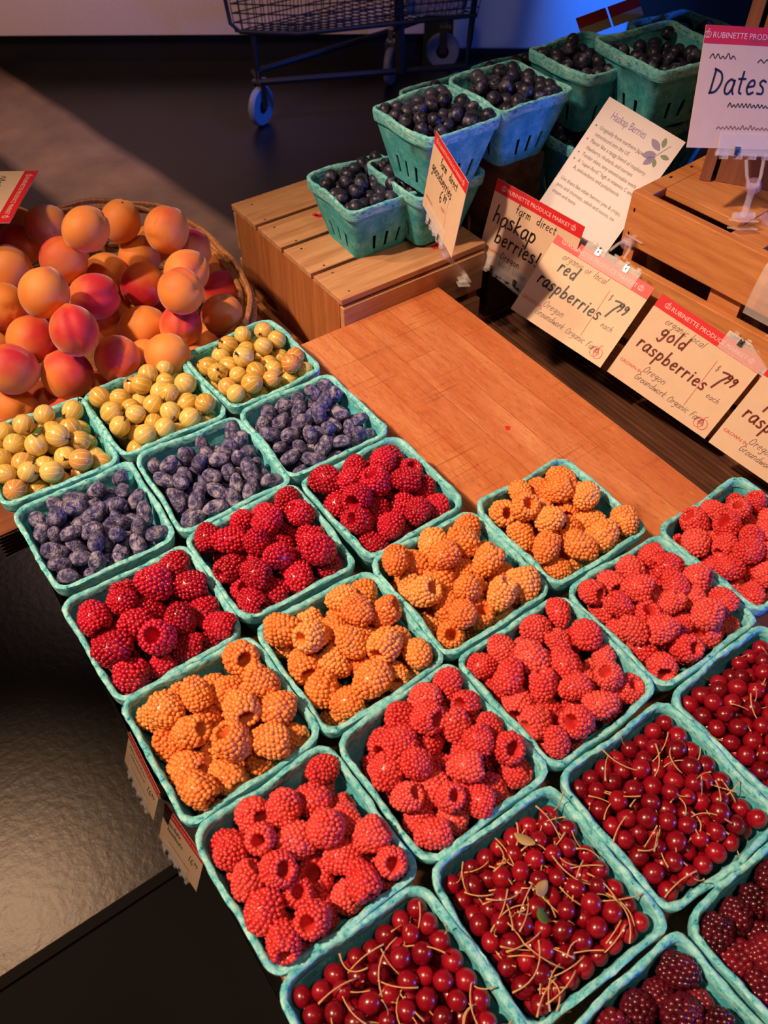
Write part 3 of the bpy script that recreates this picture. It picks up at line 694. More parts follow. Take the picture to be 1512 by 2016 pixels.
# loose stems, leaves and scraps on the cherries
sm = random.Random(9); STM = []
for k in range(6):
    L = sm.uniform(.018, .036); c = sm.uniform(-.008, .008); mb = MB(); mb.tube([(L*(t-.5), c*(1-(2*t-1)**2), .002*math.sin(3*t)) for t in np.linspace(0, 1, 8)], [.0007, .0005, .00045, .00045, .00045, .00045, .0005, .0008], 5)
    STM.append(mesh_of('loose_stem', mb.v, mb.f, 'stem', True))
for (cx, cy, rot, where), n in zip(CHI, (26, 60, 28, 12)):
    for k in range(n):
        o = put('loose_stem', sm.choice(STM), loc=(cx+sm.uniform(-.043, .045), cy+sm.uniform(-.045, .042), setz(-.001+sm.uniform(-.003, .004))), rot=(sm.uniform(-.35, .35), sm.uniform(-.35, .35), sm.uniform(0, 6.28)))
        tag(o, 'thin straw coloured cherry stem lying loose in the '+where+' basket', 'stem', 'loose stems in the '+where+' basket')
def leaf(x, y, h, L, w, rz, mat, label, curl=.3):
    v = []; f = []; n = 7
    for i in range(n):
        t = i/(n-1); ww = w*math.sin(PI*min(1, t*.9+.07))**.8
        for j in (-1, 0, 1): v.append(((t-.5)*L, j*ww, (curl*L*(t-.5)**2*2+(.25*ww if j else 0))))
    for i in range(n-1):
        for j in range(2): a = i*3+j; f.append((a, a+1, a+4, a+3))
    o = put('leaf', mesh_of('leaf', v, f, mat, True), loc=(x, y, setz(h)), rot=(.2, .3, rz)); sol = o.modifiers.new('t', 'SOLIDIFY'); sol.thickness = .0003
    tag(o, label, 'leaf'); return o
leaf(.196, .108, .003, .016, .004, 1.9, 'dry_leaf', 'small dry pale leaf at the back of the second cherry basket')
leaf(.183, .078, .006, .014, .004, .3, 'dry_leaf', 'folded dry leaf in the middle of the second cherry basket')
leaf(.172, .065, .006, .012, .0035, 1.2, 'green_leaf', 'small greenish leaf scrap beside the folded dry leaf')
leaf(.062, .052, .004, .020, .004, 1.0, 'dry_leaf', 'narrow dry leaf in the front left cherry basket')
leaf(.065, .672, .017, .020, .0035, .9, 'green_leaf', 'green leaf lying on the left basket of gooseberries')
leaf(.321, .552, .003, .010, .003, .9, 'dry_leaf', 'brown scrap of leaf on the right basket of haskaps')

# ---------------------------------------------------------------- apricots in their wicker basket
APR = [(0.2120,0.8573,0.0967,0.0256),(0.3028,0.8614,0.0644,0.0265),(0.1828,0.8748,0.0608,0.0260),(0.1383,0.8016,0.0758,0.0266),(0.1455,0.7534,0.0547,0.0267),(0.2677,0.9133,0.0625,0.0251),(0.1945,0.9603,0.0596,0.0249),(0.1284,0.9046,0.0515,0.0273),(0.2704,0.7672,0.0460,0.0256),(0.2656,0.7748,-0.0026,0.0256),(0.2335,0.8124,-0.0145,0.0278),(0.1790,0.7488,0.0064,0.0262),(0.1261,0.7646,-0.0018,0.0273),(0.0766,0.7770,0.0208,0.0263),(0.2560,0.8505,0.0131,0.0267),(0.2288,0.8916,0.0172,0.0253),(0.2772,0.9051,0.0147,0.0267),(0.1932,0.8291,0.0344,0.0274),(0.2963,0.8087,0.0388,0.0264),(0.2428,0.8727,-0.0322,0.0270),(0.1121,0.8147,0.0202,0.0268),(0.3224,0.7894,-0.0191,0.0251),(0.3564,0.8599,-0.0402,0.0271),(0.3709,0.9091,-0.0380,0.0266),(0.0621,0.7777,-0.0272,0.0258),(0.1003,0.7985,-0.0470,0.0250),(0.3343,0.8788,0.0197,0.0250),(0.1641,0.9912,0.0300,0.0250),(0.1030,0.8580,0.0401,0.0250),(0.0891,0.8709,-0.0026,0.0250),(0.1734,1.0377,0.0284,0.0250),(0.2140,0.7654,-0.0248,0.0250),(0.3086,0.8084,-0.0616,0.0250),(0.1952,0.8440,-0.0196,0.0250),(0.1235,0.9023,-0.0078,0.0250),(0.1518,0.7757,-0.0451,0.0250),(0.3090,0.9425,0.0039,0.0250),(0.1848,0.8854,0.0019,0.0250),(0.2274,0.7290,0.0013,0.0250),(0.2357,0.9221,-0.0466,0.0250),(0.2866,0.8894,-0.0483,0.0250),(0.028,0.748,-0.032,0.0250),(0.108,0.750,-0.042,0.0250),(0.170,0.744,-0.048,0.0250),(0.262,0.744,-0.040,0.0250)]
def apr_mesh(seed):
    rn = random.Random(seed); v, f = ICO[4]; th = np.arctan2(v[:, 1], v[:, 0]); rho = np.hypot(v[:, 0], v[:, 1])
    groove = -0.11*np.exp(-(np.abs(th)/0.17)**1.3)*np.clip(rho*1.5, 0, 1)
    lobe = 0.03*np.cos(th*2); dim = -0.10*np.exp(-(rho/0.24)**2)*(v[:, 2] > 0); tip = 0.03*np.exp(-(rho/0.2)**2)*(v[:, 2] < 0)
    w = 0.015*np.sin(v[:, 0]*3+seed)+0.015*np.sin(v[:, 1]*2.3+seed*2)
    vv = v*(1+groove+lobe+dim+tip+w)[:, None]*np.array([1.0, 0.96, 1.0]); return mesh_of('apricot', vv*0.026, f, 'apricot', True)
AM = [apr_mesh(i) for i in range(6)]
DOT = MB(); DOT.lathe([(0.0001, .0238), (.0012, .0240), (.0016, .0232), (.0008, .0228)], 10); DOTM = mesh_of('stem_scar', DOT.v, DOT.f, 'calyx', True)
ra = random.Random(21); where = {0: 'nearly centred at the top of the heap', 1: 'at the back right edge of the heap beside the wicker rim'}
for i, (x, y, h, r) in enumerate(APR):
    o = put('apricot', AM[i % 6], loc=(x, y, setz(h))); o.rotation_mode = 'QUATERNION'; o.rotation_quaternion = rot_rand(ra); s = r/.026; o.scale = (s, s, s)
    tag(o, 'ripe orange apricot with red blush, part of the heap in the wicker basket', 'apricot', 'apricots heaped in the wicker basket')
    put('stem_scar', DOTM, o)
wb = empty('wicker_basket', (.178, .914, setz(-.15))); tag(wb, 'round honey coloured wicker basket heaped with apricots', 'basket')
def selli(a, rx, ry, n=2.7):
    c, s = math.cos(a), math.sin(a); k = (abs(c)**n+abs(s)**n)**(-1/n); return rx*k*c, ry*k*s
NS = 56
for dz, dr, rr in ((0, 0, .0042), (.0065, .004, .0036), (-.004, .007, .0038), (.004, -.006, .0034)):
    pts = [(*selli(2*PI*k/96, .204+dr, .194+dr), .131+.012*math.sin(2*PI*k/96)+dz+.0022*math.sin(k*.9+dz*900)) for k in range(96)]
    MB().tube(pts, rr, 7, True).build('rim_cane', 'wicker', wb, True)
mb = MB()
for k in range(NS):
    a = 2*PI*k/NS; x1, y1 = selli(a, .135, .135); x2, y2 = selli(a, .202, .194)
    mb.tube([(x1, y1, .002), ((x1+x2)/2*1.03, (y1+y2)/2*1.03, .06), (x2, y2, .129+.012*math.sin(a))], .0028, 5)
mb.build('stakes', 'wicker', wb, True)
mb = MB()
for i in range(18):
    t = i/17; z = .006+t*.105; R0 = .135+(.194-.135)*t*1.0+.003
    mb.tube([(*selli(2*PI*k/112, R0+.0028*(1 if (k//2+i) % 2 else -1), R0+.0028*(1 if (k//2+i) % 2 else -1)), z) for k in range(112)], .0033, 5, True)
mb.build('weave', 'wicker', wb, True)
MB().lathe([(.001, 0), (.130, 0), (.135, .004), (.130, .006), (.001, .006)], 40).build('base', 'wicker', wb)
for a in (0.62, 2.9, 4.4):
    x, y = selli(a, .194, .194); mb = MB(); ra_ = .0125
    c = Vector((x, y, .1215)); ux = Vector((math.cos(a), math.sin(a), 0))
    for q in (0, .0022, .0044):
        mb.tube([c+ux*(math.cos(t)*ra_)+Vector((-math.sin(a)*q, math.cos(a)*q, math.sin(t)*ra_*.85)) for t in np.linspace(0, 2*PI, 18)[:-1]], .0008, 5, True)
    mb.build('wire_tie', 'steel', wb, True)

# ---------------------------------------------------------------- lettering
G = {  # hand printed letters: width, strokes (x height 1, ascender 1.8, descender -.8)
'a': (.8, ['.7,.85 .4,1 .08,.65 .12,.1 .45,.02 .7,.5 .72,.95', '.72,.95 .7,.3 .85,0']), 'b': (.8, ['.12,1.8 .1,.9 .1,.05', '.1,.55 .4,.9 .7,.6 .6,.08 .1,.05']),
'c': (.7, ['.65,.85 .35,1 .08,.55 .25,.05 .65,.12']), 'd': (.85, ['.68,.75 .35,.9 .08,.5 .3,.02 .65,.3', '.72,1.8 .7,.9 .74,0']),
'e': (.75, ['.1,.5 .62,.62 .5,.98 .2,.85 .08,.4 .3,.02 .68,.15']), 'f': (.6, ['.62,1.6 .4,1.8 .25,1.4 .25,0', '.02,.9 .55,.95']),
'g': (.8, ['.65,.85 .3,1 .08,.6 .3,.2 .65,.5', '.7,1 .68,0 .5,-.7 .1,-.5']), 'h': (.8, ['.12,1.8 .1,0', '.1,.6 .4,.95 .65,.7 .68,0']),
'i': (.3, ['.15,1 .14,0', '.15,1.35 .17,1.42']), 'k': (.75, ['.12,1.8 .1,0', '.6,1 .12,.45 .7,0']), 'l': (.3, ['.15,1.8 .14,.4 .2,0']),
'm': (1.1, ['.1,1 .1,0', '.1,.7 .35,1 .52,.7 .52,0', '.52,.7 .8,1 .96,.7 .98,0']), 'n': (.8, ['.1,1 .1,0', '.1,.6 .4,1 .66,.7 .68,0']),
'o': (.75, ['.4,1 .08,.65 .15,.08 .5,.05 .7,.5 .4,1']), 'p': (.8, ['.12,1 .1,0 .08,-.85', '.1,.7 .4,1 .7,.65 .5,.08 .1,.2']),
'r': (.6, ['.1,1 .12,0', '.12,.55 .3,.95 .58,.9']), 's': (.65, ['.58,.9 .3,1 .12,.75 .5,.42 .5,.08 .08,.08']), 't': (.6, ['.3,1.5 .28,.2 .5,0', '.02,1 .58,1.02']),
'u': (.8, ['.1,1 .12,.2 .4,0 .65,.4 .68,1', '.68,1 .68,.3 .82,0']), 'w': (1.0, ['.05,1 .25,0 .5,.8 .72,0 .95,1']), 'z': (.7, ['.08,.95 .6,.95 .1,.04 .66,.05']),
'G': (1.0, ['.85,1.4 .5,1.7 .1,1 .3,.05 .8,.2 .85,.75 .5,.75']), 'O': (1.05, ['.5,1.65 .1,1 .25,.05 .8,.15 .9,1 .5,1.65']), 'F': (.8, ['.15,1.65 .12,0', '.1,1.62 .75,1.62', '.12,.9 .6,.9']),
'W': (1.3, ['.05,1.6 .3,0 .6,1.2 .9,0 1.2,1.6']), 'U': (1.0, ['.1,1.6 .12,.3 .45,0 .8,.4 .82,1.6']), 'D': (1.05, ['.2,1.65 .15,0', '.1,1.65 .7,1.4 .9,.8 .6,.15 .1,0']), 'P': (.9, ['.2,1.6 .1,-.1', '.15,1.5 .6,1.65 .8,1.2 .5,.8 .15,.75']),
'I': (.4, ['.2,1.6 .18,0']), '!': (.4, ['.25,1.7 .15,.5', '.12,.05 .14,.0']), '$': (.6, ['.5,1.1 .15,1.1 .15,.75 .5,.6 .4,.2 .05,.25', '.3,1.4 .28,-.1']), '.': (.3, ['.1,0 .14,.05']),
'6': (.8, ['.6,1.7 .2,1.2 .1,.4 .35,.02 .65,.3 .5,.75 .15,.5']), '8': (.8, ['.6,1.5 .3,1.7 .15,1.3 .6,.6 .55,.1 .2,.05 .15,.5 .6,1.2 .6,1.5']), '9': (.8, ['.65,1.35 .35,1.65 .1,1.25 .35,.95 .65,1.3', '.66,1.5 .62,.7 .35,0']),
'7': (.85, ['.08,1.6 .75,1.65 .45,.8 .25,-.1']), '1': (.4, ['.22,1.65 .16,0']), '&': (.9, ['.8,.1 .3,1.2 .5,1.6 .6,1.2 .15,.4 .4,0 .8,.6'])}
def spl(pts, n=5):
    P = [Vector((*p, 0)) for p in pts]
    if len(P) == 2: return P
    out = []
    for i in range(len(P)-1):
        a, b, c, d = P[max(i-1, 0)], P[i], P[i+1], P[min(i+2, len(P)-1)]
        for k in range(n):
            t = k/n; out.append(0.5*((2*b)+(c-a)*t+(2*a-5*b+4*c-d)*t*t+(3*b-a-3*c+d)*t**3))
    return out+[P[-1]]
def ribbon(mb, pts, w, z):
    v = []; f = []; n = len(pts)
    for i, p in enumerate(pts):
        d = pts[min(i+1, n-1)]-pts[max(i-1, 0)]
        if d.length < 1e-9: d = Vector((1, 0, 0))
        d.normalize(); q = Vector((-d.y, d.x, 0))*w/2
        if i == 0: p = p-d*w*.35
        if i == n-1: p = p+d*w*.35
        v += [(p.x-q.x, p.y-q.y, z), (p.x+q.x, p.y+q.y, z)]
    for i in range(n-1): f.append((2*i, 2*i+2, 2*i+3, 2*i+1))
    mb.add(v, f)
def hand(mb, text, x, y, xh, w, slant=0.12, rise=0.0, z=0.0008, gap=.22, seed=0):
    rn = random.Random(len(text)*13+seed); cx = 0
    for ch in text:
        if ch == ' ': cx += .8; continue
        wd, st = G[ch]; jy = rn.uniform(-.05, .05)
        for s in st:
            p = [tuple(map(float, q.split(','))) for q in s.split()]
            p = [(x+(cx+a+slant*b)*xh, y+(b+jy+(cx+a)*rise)*xh) for a, b in p]; ribbon(mb, spl(p), w, z)
        cx += wd+gap
def squiggle(mb, x, y, L, h, w, z=0.0008, seed=1):
    rn = random.Random(seed); p = []; k = 0
    while k*h*.55 < L: p.append((x+k*h*.55, y+(h if k % 2 else 0)*rn.uniform(.4, 1.1))); k += 1
    ribbon(mb, spl(p, 4), w, z)
def printed(mb, text, x, y, size, z=0.0008, align='LEFT', sx=1.0):
    c = bpy.data.curves.new('t', 'FONT'); c.body = text; c.size = size; c.align_x = align; c.resolution_u = 2
    o = bpy.data.objects.new('t', c); COL.objects.link(o); dg = bpy.context.evaluated_depsgraph_get(); me = o.evaluated_get(dg).to_mesh()
    mb.add([(x+p.co.x*sx, y+p.co.y, z) for p in me.vertices], [tuple(q.vertices) for q in me.polygons]); o.evaluated_get(dg).to_mesh_clear()
    bpy.data.objects.remove(o); bpy.data.curves.remove(c)
def ring(mb, x, y, r, w, z=.0008, n=18, sy=1.0): ribbon(mb, [Vector((x+r*math.cos(2*PI*k/n), y+r*sy*math.sin(2*PI*k/n), 0)) for k in range(n+1)], w, z)
def orient(pos, yw, tl, rl):
    yw, tl, rl = map(math.radians, (yw, tl, rl)); w = Vector((math.cos(yw), math.sin(yw), 0)); n0 = Vector((w.y, -w.x, 0))
    up = -n0*math.cos(tl)+Vector((0, 0, 1))*math.sin(tl); w2 = w*math.cos(rl)+up*math.sin(rl); u2 = -w*math.sin(rl)+up*math.cos(rl); n = w2.cross(u2)
    return Matrix(((w2.x, u2.x, n.x, pos[0]), (w2.y, u2.y, n.y, pos[1]), (w2.z, u2.z, n.z, setz(pos[2])), (0, 0, 0, 1)))
def apple(mb, x, y, r, w, z=.0008):
    ring(mb, x-r*.35, y, r*.72, w, z, 16, 1.15); ring(mb, x+r*.35, y, r*.72, w, z, 16, 1.15)
    ribbon(mb, spl([(x, y+r*.7), (x+r*.1, y+r*1.2), (x+r*.4, y+r*1.5)]), w, z)
def card(name, label, M4, Wd, Hh, body, header=True, ink='black_ink'):
    e = empty(name); e.matrix_world = M4; tag(e, label, 'sign', None)
    x, y = Wd/2, Hh/2
    MB().box((-x, -y, -.0004), (x, y, .0004)).build('card', 'card', e)
    if header:
        MB().box((-x, y-.0155, .0004), (x, y, .0006)).build('red_header', 'red_ink', e)
        mb = MB(); printed(mb, 'RUBINETTE PRODUCE MARKET', 0, y-.0105, .0072, .0008, 'CENTER')
        apple(mb, -.056, y-.008, .0032, .0006); apple(mb, .056, y-.008, .0032, .0006); mb.build('header_lettering', 'white_ink', e)
    layers = body(x, y)
    for nm, mat, mb in layers:
        if mb.v: mb.build(nm, mat, e)
    return e
def berry_card(l1, l2, price, top, origin, ink='black_ink', big=.0090, wid=.0021, l1x=-.045, l1y=.014, l2x=-.060, l2y=-.010, div=.026, farm='Groundwork Organic Farm'):
    def body(x, y):
        a = MB(); b = MB(); c = MB(); d = MB(); e_ = MB(); g_ = MB(); h_ = MB()
        hand(a, l1, l1x, l1y, big, wid, gap=.3); hand(a, l2, l2x, l2y, big, wid, gap=.3, rise=-.01)
        if price: 
            hand(a, price[0], .036, .000, .0125, wid*1.05); hand(a, price[1], .046, .010, .0068, wid*.95)
            hand(b, 'each', .040, -.014, .0042, .0005, .3)
            hand(b, '$', .030, .016, .006, .0005)
        if top: hand(g_, top, -.048, .0285, .0048, .0005, .3)
        hand(e_, origin, -.036, -.030, .0050, .00055, .3); 
        if farm: hand(e_, farm, -.040, -.042, .0046, .00055, .3, gap=.15)
        printed(h_, 'GROWN IN', -.066, -.034, .0058); apple(c, .055, -.042, .0075, .0007); ring(c, .053, -.042, .0014, .0006); ring(c, .057, -.042, .0014, .0006)
        ribbon(d, [Vector((div, .026, 0)), Vector((div+.0008, -.036, 0))], .0005, .0008)
        return [('marker_lettering', ink, a), ('unit_lettering', 'grey_ink', b), ('origin_lettering', 'grey_ink', e_), ('top_line_lettering', 'grey_ink', g_), ('apple_logo', 'pink_ink', c), ('printed_lettering', 'pink_ink', h_), ('red_dividing_line', 'pink_ink', d)]
    return body
M4r = orient((.69, .56, -.013), -73.8, 51, -8.6)
card('price_card', 'price card reading red raspberries 7.99, hanging over the bare butcher block', M4r, .14, .108, berry_card('red', 'raspberries', ('7', '99'), 'organic or local', 'Oregon'))
M4g = orient((.729, .42, -.043), -65.6, 61, -15.5)
card('price_card', 'price card reading gold raspberries 7.99 with faded brown writing', M4g, .14, .108, berry_card('gold', 'raspberries', ('7', '99'), 'organic local', 'Oregon', 'brown_ink'))
M4p = orient((.748, .274, -.057), -65.6, 61, -15.5)
card('price_card', 'price card reading p raspberries, cut by the right edge of the photo', M4p, .14, .108, berry_card('pink', 'raspberries', ('7', '99'), 'organic local', 'Oregon', 'brown_ink'))
M4h = orient((.6985, .668, .0065), -82.0, 79.8, -3)
def hb(x, y):
    a = MB(); b = MB(); c = MB()
    hand(a, 'farm', -.030, .0265, .0062, .0009); hand(a, 'direct', .004, .0265, .0062, .0009); hand(a, 'haskap', -.061, .002, .0125, .0022, gap=.2); hand(a, 'berries!', -.050, -.022, .0115, .0022, gap=.22)
    hand(a, '$', .046, .006, .0068, .0009); hand(a, '1', .050, -.012, .012, .0013)
    hand(a, 'Oregon', -.034, -.0375, .0055, .0009); hand(a, 'West Union', -.034, -.0485, .0050, .0009)
    printed(c, 'GROWN IN', -.062, -.036, .0055); ribbon(b, [Vector((.038, .022, 0)), Vector((.037, -.040, 0))], .0005, .0008)
    return [('marker_lettering', 'black_ink', a), ('red_dividing_line', 'pink_ink', b), ('printed_lettering', 'pink_ink', c)]
card('price_card', 'price card reading farm direct haskap berries, behind the red raspberries card', M4h, .14, .108, hb)
M4o = orient((.550, .661, .120), -110.2, 82.5, -1.8) @ Matrix.Scale(.8, 4)
def gb(x, y):
    a = MB(); b = MB(); c = MB()
    hand(a, 'farm', -.030, .025, .0065, .0012); hand(a, 'direct', .008, .025, .0065, .0012); hand(a, 'gooseberries', -.058, .006, .0082, .0014, gap=.2); hand(a, '6', -.012, -.016, .0105, .0013); hand(a, '89', .002, -.008, .0060, .0012)
    hand(b, 'each', 0, -.021, .004, .0005); ribbon(b, [Vector((.022, .022, 0)), Vector((.022, -.040, 0))], .0005, .0008); printed(c, 'GROWN IN', -.062, -.036, .0055)
    return [('marker_lettering', 'black_ink', a), ('pencil_lettering', 'pink_ink', b), ('printed_lettering', 'pink_ink', c)]
card('price_card', 'narrow looking price card reading farm direct gooseberries 6.89, seen nearly edge on', M4o, .14, .108, gb)
M4d = orient((.797, .491, .229), -24, 66, -6)
def db(x, y):
    a = MB(); b = MB()
    hand(a, 'Dates', -.046, -.004, .0128, .0019, gap=.22); squiggle(a, -.050, .026, .030, .005, .0008, seed=3); squiggle(a, .002, .024, .050, .006, .0008, seed=4)
    squiggle(b, -.012, .041, .05, .004, .0006, seed=5); squiggle(a, -.022, -.016, .055, .004, .0008, seed=6); squiggle(b, -.030, -.036, .075, .004, .0007, seed=7)
    return [('marker_lettering', 'black_ink', a), ('pencil_lettering', 'grey_ink', b)]
card('price_card', 'tall price card reading Dates, clipped in front of the tall brown box', M4d, .118, .108, db)
M4z = orient((.007, .534, -.703), -85.4, 68.8, 2.2)
def hz(l):
    def f(x, y):
        a = MB(); b = MB()
        if l: hand(a, 'chocolate', -.046, .012, .0056, .0010, gap=.15); hand(a, 'hazelnuts', -.038, -.002, .0056, .0010, gap=.15)
        else: squiggle(a, -.046, .012, .060, .006, .0010, seed=8); squiggle(a, -.040, -.001, .055, .005, .0010, seed=9)
        hand(a, '16', .022, -.004, .0085, .0012); hand(a, '99', .036, .002, .0048, .0010); squiggle(b, -.03, -.024, .06, .003, .0005, seed=11)
        return [('marker_lettering', 'black_ink', a), ('pencil_lettering', 'grey_ink', b)]
    return f
card('price_card', 'small price card reading chocolate hazelnuts 16.99, low at the left side of the table', M4z, .11, .085, hz(1), True)
M4y = orient((.005, .628, -.62), -90.9, 72, -3)
card('price_card', 'small price card priced 16.99 with unreadable writing, behind the chocolate hazelnuts card', M4y, .11, .082, hz(0), True)
# card at the left edge, standing in the apricots
Av = Vector((.213, 1.008, setz(.10))); wv = Vector((-.065, -.110, .012)).normalized(); dv = Vector((-.96, .28, .05)); nv = wv.cross(-dv).normalized()
if nv.z < 0: nv = -nv
uv = nv.cross(wv).normalized()
if uv.dot(dv) > 0: uv = -uv
wv = uv.cross(nv)
ctr = Av + (wv*.07 if wv.y < 0 else -wv*.07) - uv*.052
M4l = Matrix(((wv.x, uv.x, nv.x, ctr.x), (wv.y, uv.y, nv.y, ctr.y), (wv.z, uv.z, nv.z, ctr.z), (0, 0, 0, 1)))
def lb(x, y):
    a = MB(); squiggle(a, -.055, .015, .09, .007, .0011, seed=14); squiggle(a, -.05, -.005, .08, .006, .0011, seed=15); return [('marker_lettering', 'grey_ink', a)]
card('price_card', 'slanting price card at the left edge of the photo above the apricots', M4l, .14, .108, lb)
# three red topped cards far back
for (x, y, h, yw, lab) in ((1.015, .905, .135, -45, 'tilted red topped card stuck in the far back blueberries, leftmost of three'), (1.050, .880, .150, -45, 'tilted red topped card stuck in the far back blueberries, middle of three'), (1.120, .800, .195, -45, 'tilted red topped card stuck in the far back blueberries, rightmost of three')):
    card('price_card', lab, orient((x, y, h), yw, 40, 25), .044, .03, lambda a, b: [], False)
    o = bpy.context.scene.objects
    mb = MB(); mb.box((-.022, -.001, .0005), (.022, .015, .0009)); q = [c for c in COL.objects if c.name.startswith('price_card') and c.get('label') == lab][0]; mb.build('red_header', 'red_ink', q)
# information sheet
MI = orient((.797, .641, .083), -69, 51.3, -14)
e = empty('information_sheet'); e.matrix_world = MI; tag(e, 'laminated white sheet titled Haskap Berries with a berry drawing, leaning behind the price cards', 'sign')
IW, IH = .112, .178; oy = -.020
MB().box((-IW/2, oy-IH/2, -.0004), (IW/2, oy+IH/2, .0004)).build('sheet', 'card_lam', e)
mb = MB(); top = oy+IH/2
printed(mb, 'Haskap Berries', -.040, top-.020, .0135, .0006, 'LEFT', .62); mb.build('violet_title', 'violet_ink', e)
mb = MB(); yy = top-.036
for i, t in enumerate(['Originally from northern Japan, now', 'introduced into the US', 'Flavor like a tangy blend of raspberry,', 'blueberry, rhubarb, and currant', 'Tender skins, tiny unnoticeable seeds', 'A "super-food," high in vitamins C and', 'A, antioxidants and polyphenols', '', 'Use them like other berries: pies & crisps,', 'jams and chutneys, salads and sauces, ice', 'cream and more']):
    printed(mb, t, -.044 if i < 8 else -.050, yy, .0068, .0006, 'LEFT', .80); 
    if i in (0, 2, 4, 5): ring(mb, -.0495, yy+.0018, .0006, .0010, .0006, 8)
    yy -= .0088
mb.build('small_print', 'text_ink', e)
def petal(mb, x, y, a, L, w, z=.0007):
    v = []; n = 8
    for k in range(n+1): t = k/n; s = w*math.sin(PI*t)**.8; v += [(x+math.cos(a)*L*t-math.sin(a)*s, y+math.sin(a)*L*t+math.cos(a)*s, z), (x+math.cos(a)*L*t+math.sin(a)*s, y+math.sin(a)*L*t-math.cos(a)*s, z)]
    mb.add(v, [(2*k, 2*k+1, 2*k+3, 2*k+2) for k in range(n)])
mb = MB(); px_, py_ = .036, top-.022
petal(mb, px_, py_, 2.75, .018, .0042); petal(mb, px_-.001, py_-.005, 3.7, .017, .0046); petal(mb, px_, py_-.008, 4.2, .016, .004); mb.build('berry_drawing', 'violet_ink', e)
mb = MB(); petal(mb, px_+.001, py_+.004, 1.9, .012, .003); petal(mb, px_+.004, py_-.004, .1, .012, .0028); petal(mb, px_+.001, py_-.010, 5.2, .010, .0026); ribbon(mb, spl([(px_-.004, py_-.016), (px_+.002, py_-.002), (px_+.008, py_+.010)]), .0006, .0007); mb.build('leaf_drawing', 'green_ink', e)

# ---------------------------------------------------------------- clear sign clips
def clip(label, M4, cx, y, sgn, tgt, L=.078, ball=True):
    """jaw along the card edge at local (cx, y); sgn = +1 clip above the edge, -1 below; tgt = world point of the base"""
    e = empty('sign_clip'); e.matrix_world = M4; tag(e, label, 'clip')
    mb = MB(); d = -sgn
    mb.box((cx-L/2, min(y+d*.015, y+sgn*.006), .0010), (cx+L/2, max(y+d*.015, y+sgn*.006), .0022)); mb.build('front_jaw', 'clear', e, bevel=.0004)
    mb = MB(); mb.box((cx-L/2, min(y+d*.012, y+sgn*.006), -.0024), (cx+L/2, max(y+d*.012, y+sgn*.006), -.0012)); mb.build('back_jaw', 'clear', e, bevel=.0004)
    mb = MB(); mb.box((cx-L/2, min(y+sgn*.001, y+sgn*.007), -.0024), (cx+L/2, max(y+sgn*.001, y+sgn*.007), .0022))
    for k in range(5): mb.box((cx-L/2+.006+k*.016, min(y+sgn*.004, y+sgn*.010), -.004), (cx-L/2+.012+k*.016, max(y+sgn*.004, y+sgn*.010), .004))
    mb.build('hinge', 'clear', e, bevel=.0005)
    for s in (-.26, .26):
        mb = MB(); c = Vector((cx+s*L, y+sgn*.004, .0))
        mb.tube([c+Vector((0, math.cos(t)*.0042, math.sin(t)*.0042)) for t in np.linspace(.4, 5.6, 12)], .0009, 4); mb.box((cx+s*L-.003, min(y-sgn*.002, y+sgn*.006), .0022), (cx+s*L+.003, max(y-sgn*.002, y+sgn*.006), .0030)); mb.build('spring', 'steel', e)
    inv = M4.inverted(); b = inv @ Vector(tgt); a = Vector((cx, y+sgn*.010, 0)); m = a+(b-a)*.45+Vector((0, 0, .006)); mb = MB()
    off = Vector((.005, 0, 0))
    for o_ in (off, -off): mb.tube([a+o_*2, a+o_*1.6+(m-a)*.6, m+o_], .0018, 6)
    mb.tube([m-off*1.2, m+off*1.2], .003, 8); mb.tube([m, m+(b-m)*.5, b], [.0042, .0034, .0042], 8); mb.build('arm', 'clear', e, True)
    mb = MB(); mb.add([(m.x+p[0]*.0085, m.y+p[1]*.0085, m.z+p[2]*.0085) for p in ICO[3][0]], ICO[3][1]); mb.build('ball_joint', 'violet_clear', e, True)
    mb = MB()
    for s in (-1, 1):
        mb.box((b.x-.012, b.y-.010+s*.004, b.z-.009), (b.x+.012, b.y-.008+s*.004, b.z+.012))
    mb.tube([b+Vector((-.012, 0, 0)), b+Vector((.012, 0, 0))], .0042, 10); mb.build('base_clamp', 'clear', e, bevel=.0006)
    return e
clip('clear plastic clip with violet ball holding the red raspberries card', M4r, .008, .054, 1, (.772, .555, setz(.052)))
clip('clear plastic clip holding the gold raspberries card', M4g, .055, .054, 1, (.80, .35, setz(.03)))
clip('clear plastic clip under the haskap berries card', M4h, -.020, -.054, -1, (.74, .62, setz(-.105)))
clip('clear plastic clip under the gooseberries card', M4o, -.005, -.054, -1, (.640, .716, setz(-.045)))
clip('clear plastic clip under the Dates card', M4d, .020, -.054, -1, (.795, .450, setz(.113)), .09)
clip('clear plastic clip under the chocolate hazelnuts card', M4z, -.008, -.0425, -1, (.030, .53, setz(-.75)), .07)
clip('clear plastic clip under the small card behind the chocolate hazelnuts card', M4y, -.004, -.041, -1, (.030, .62, setz(-.67)), .07)
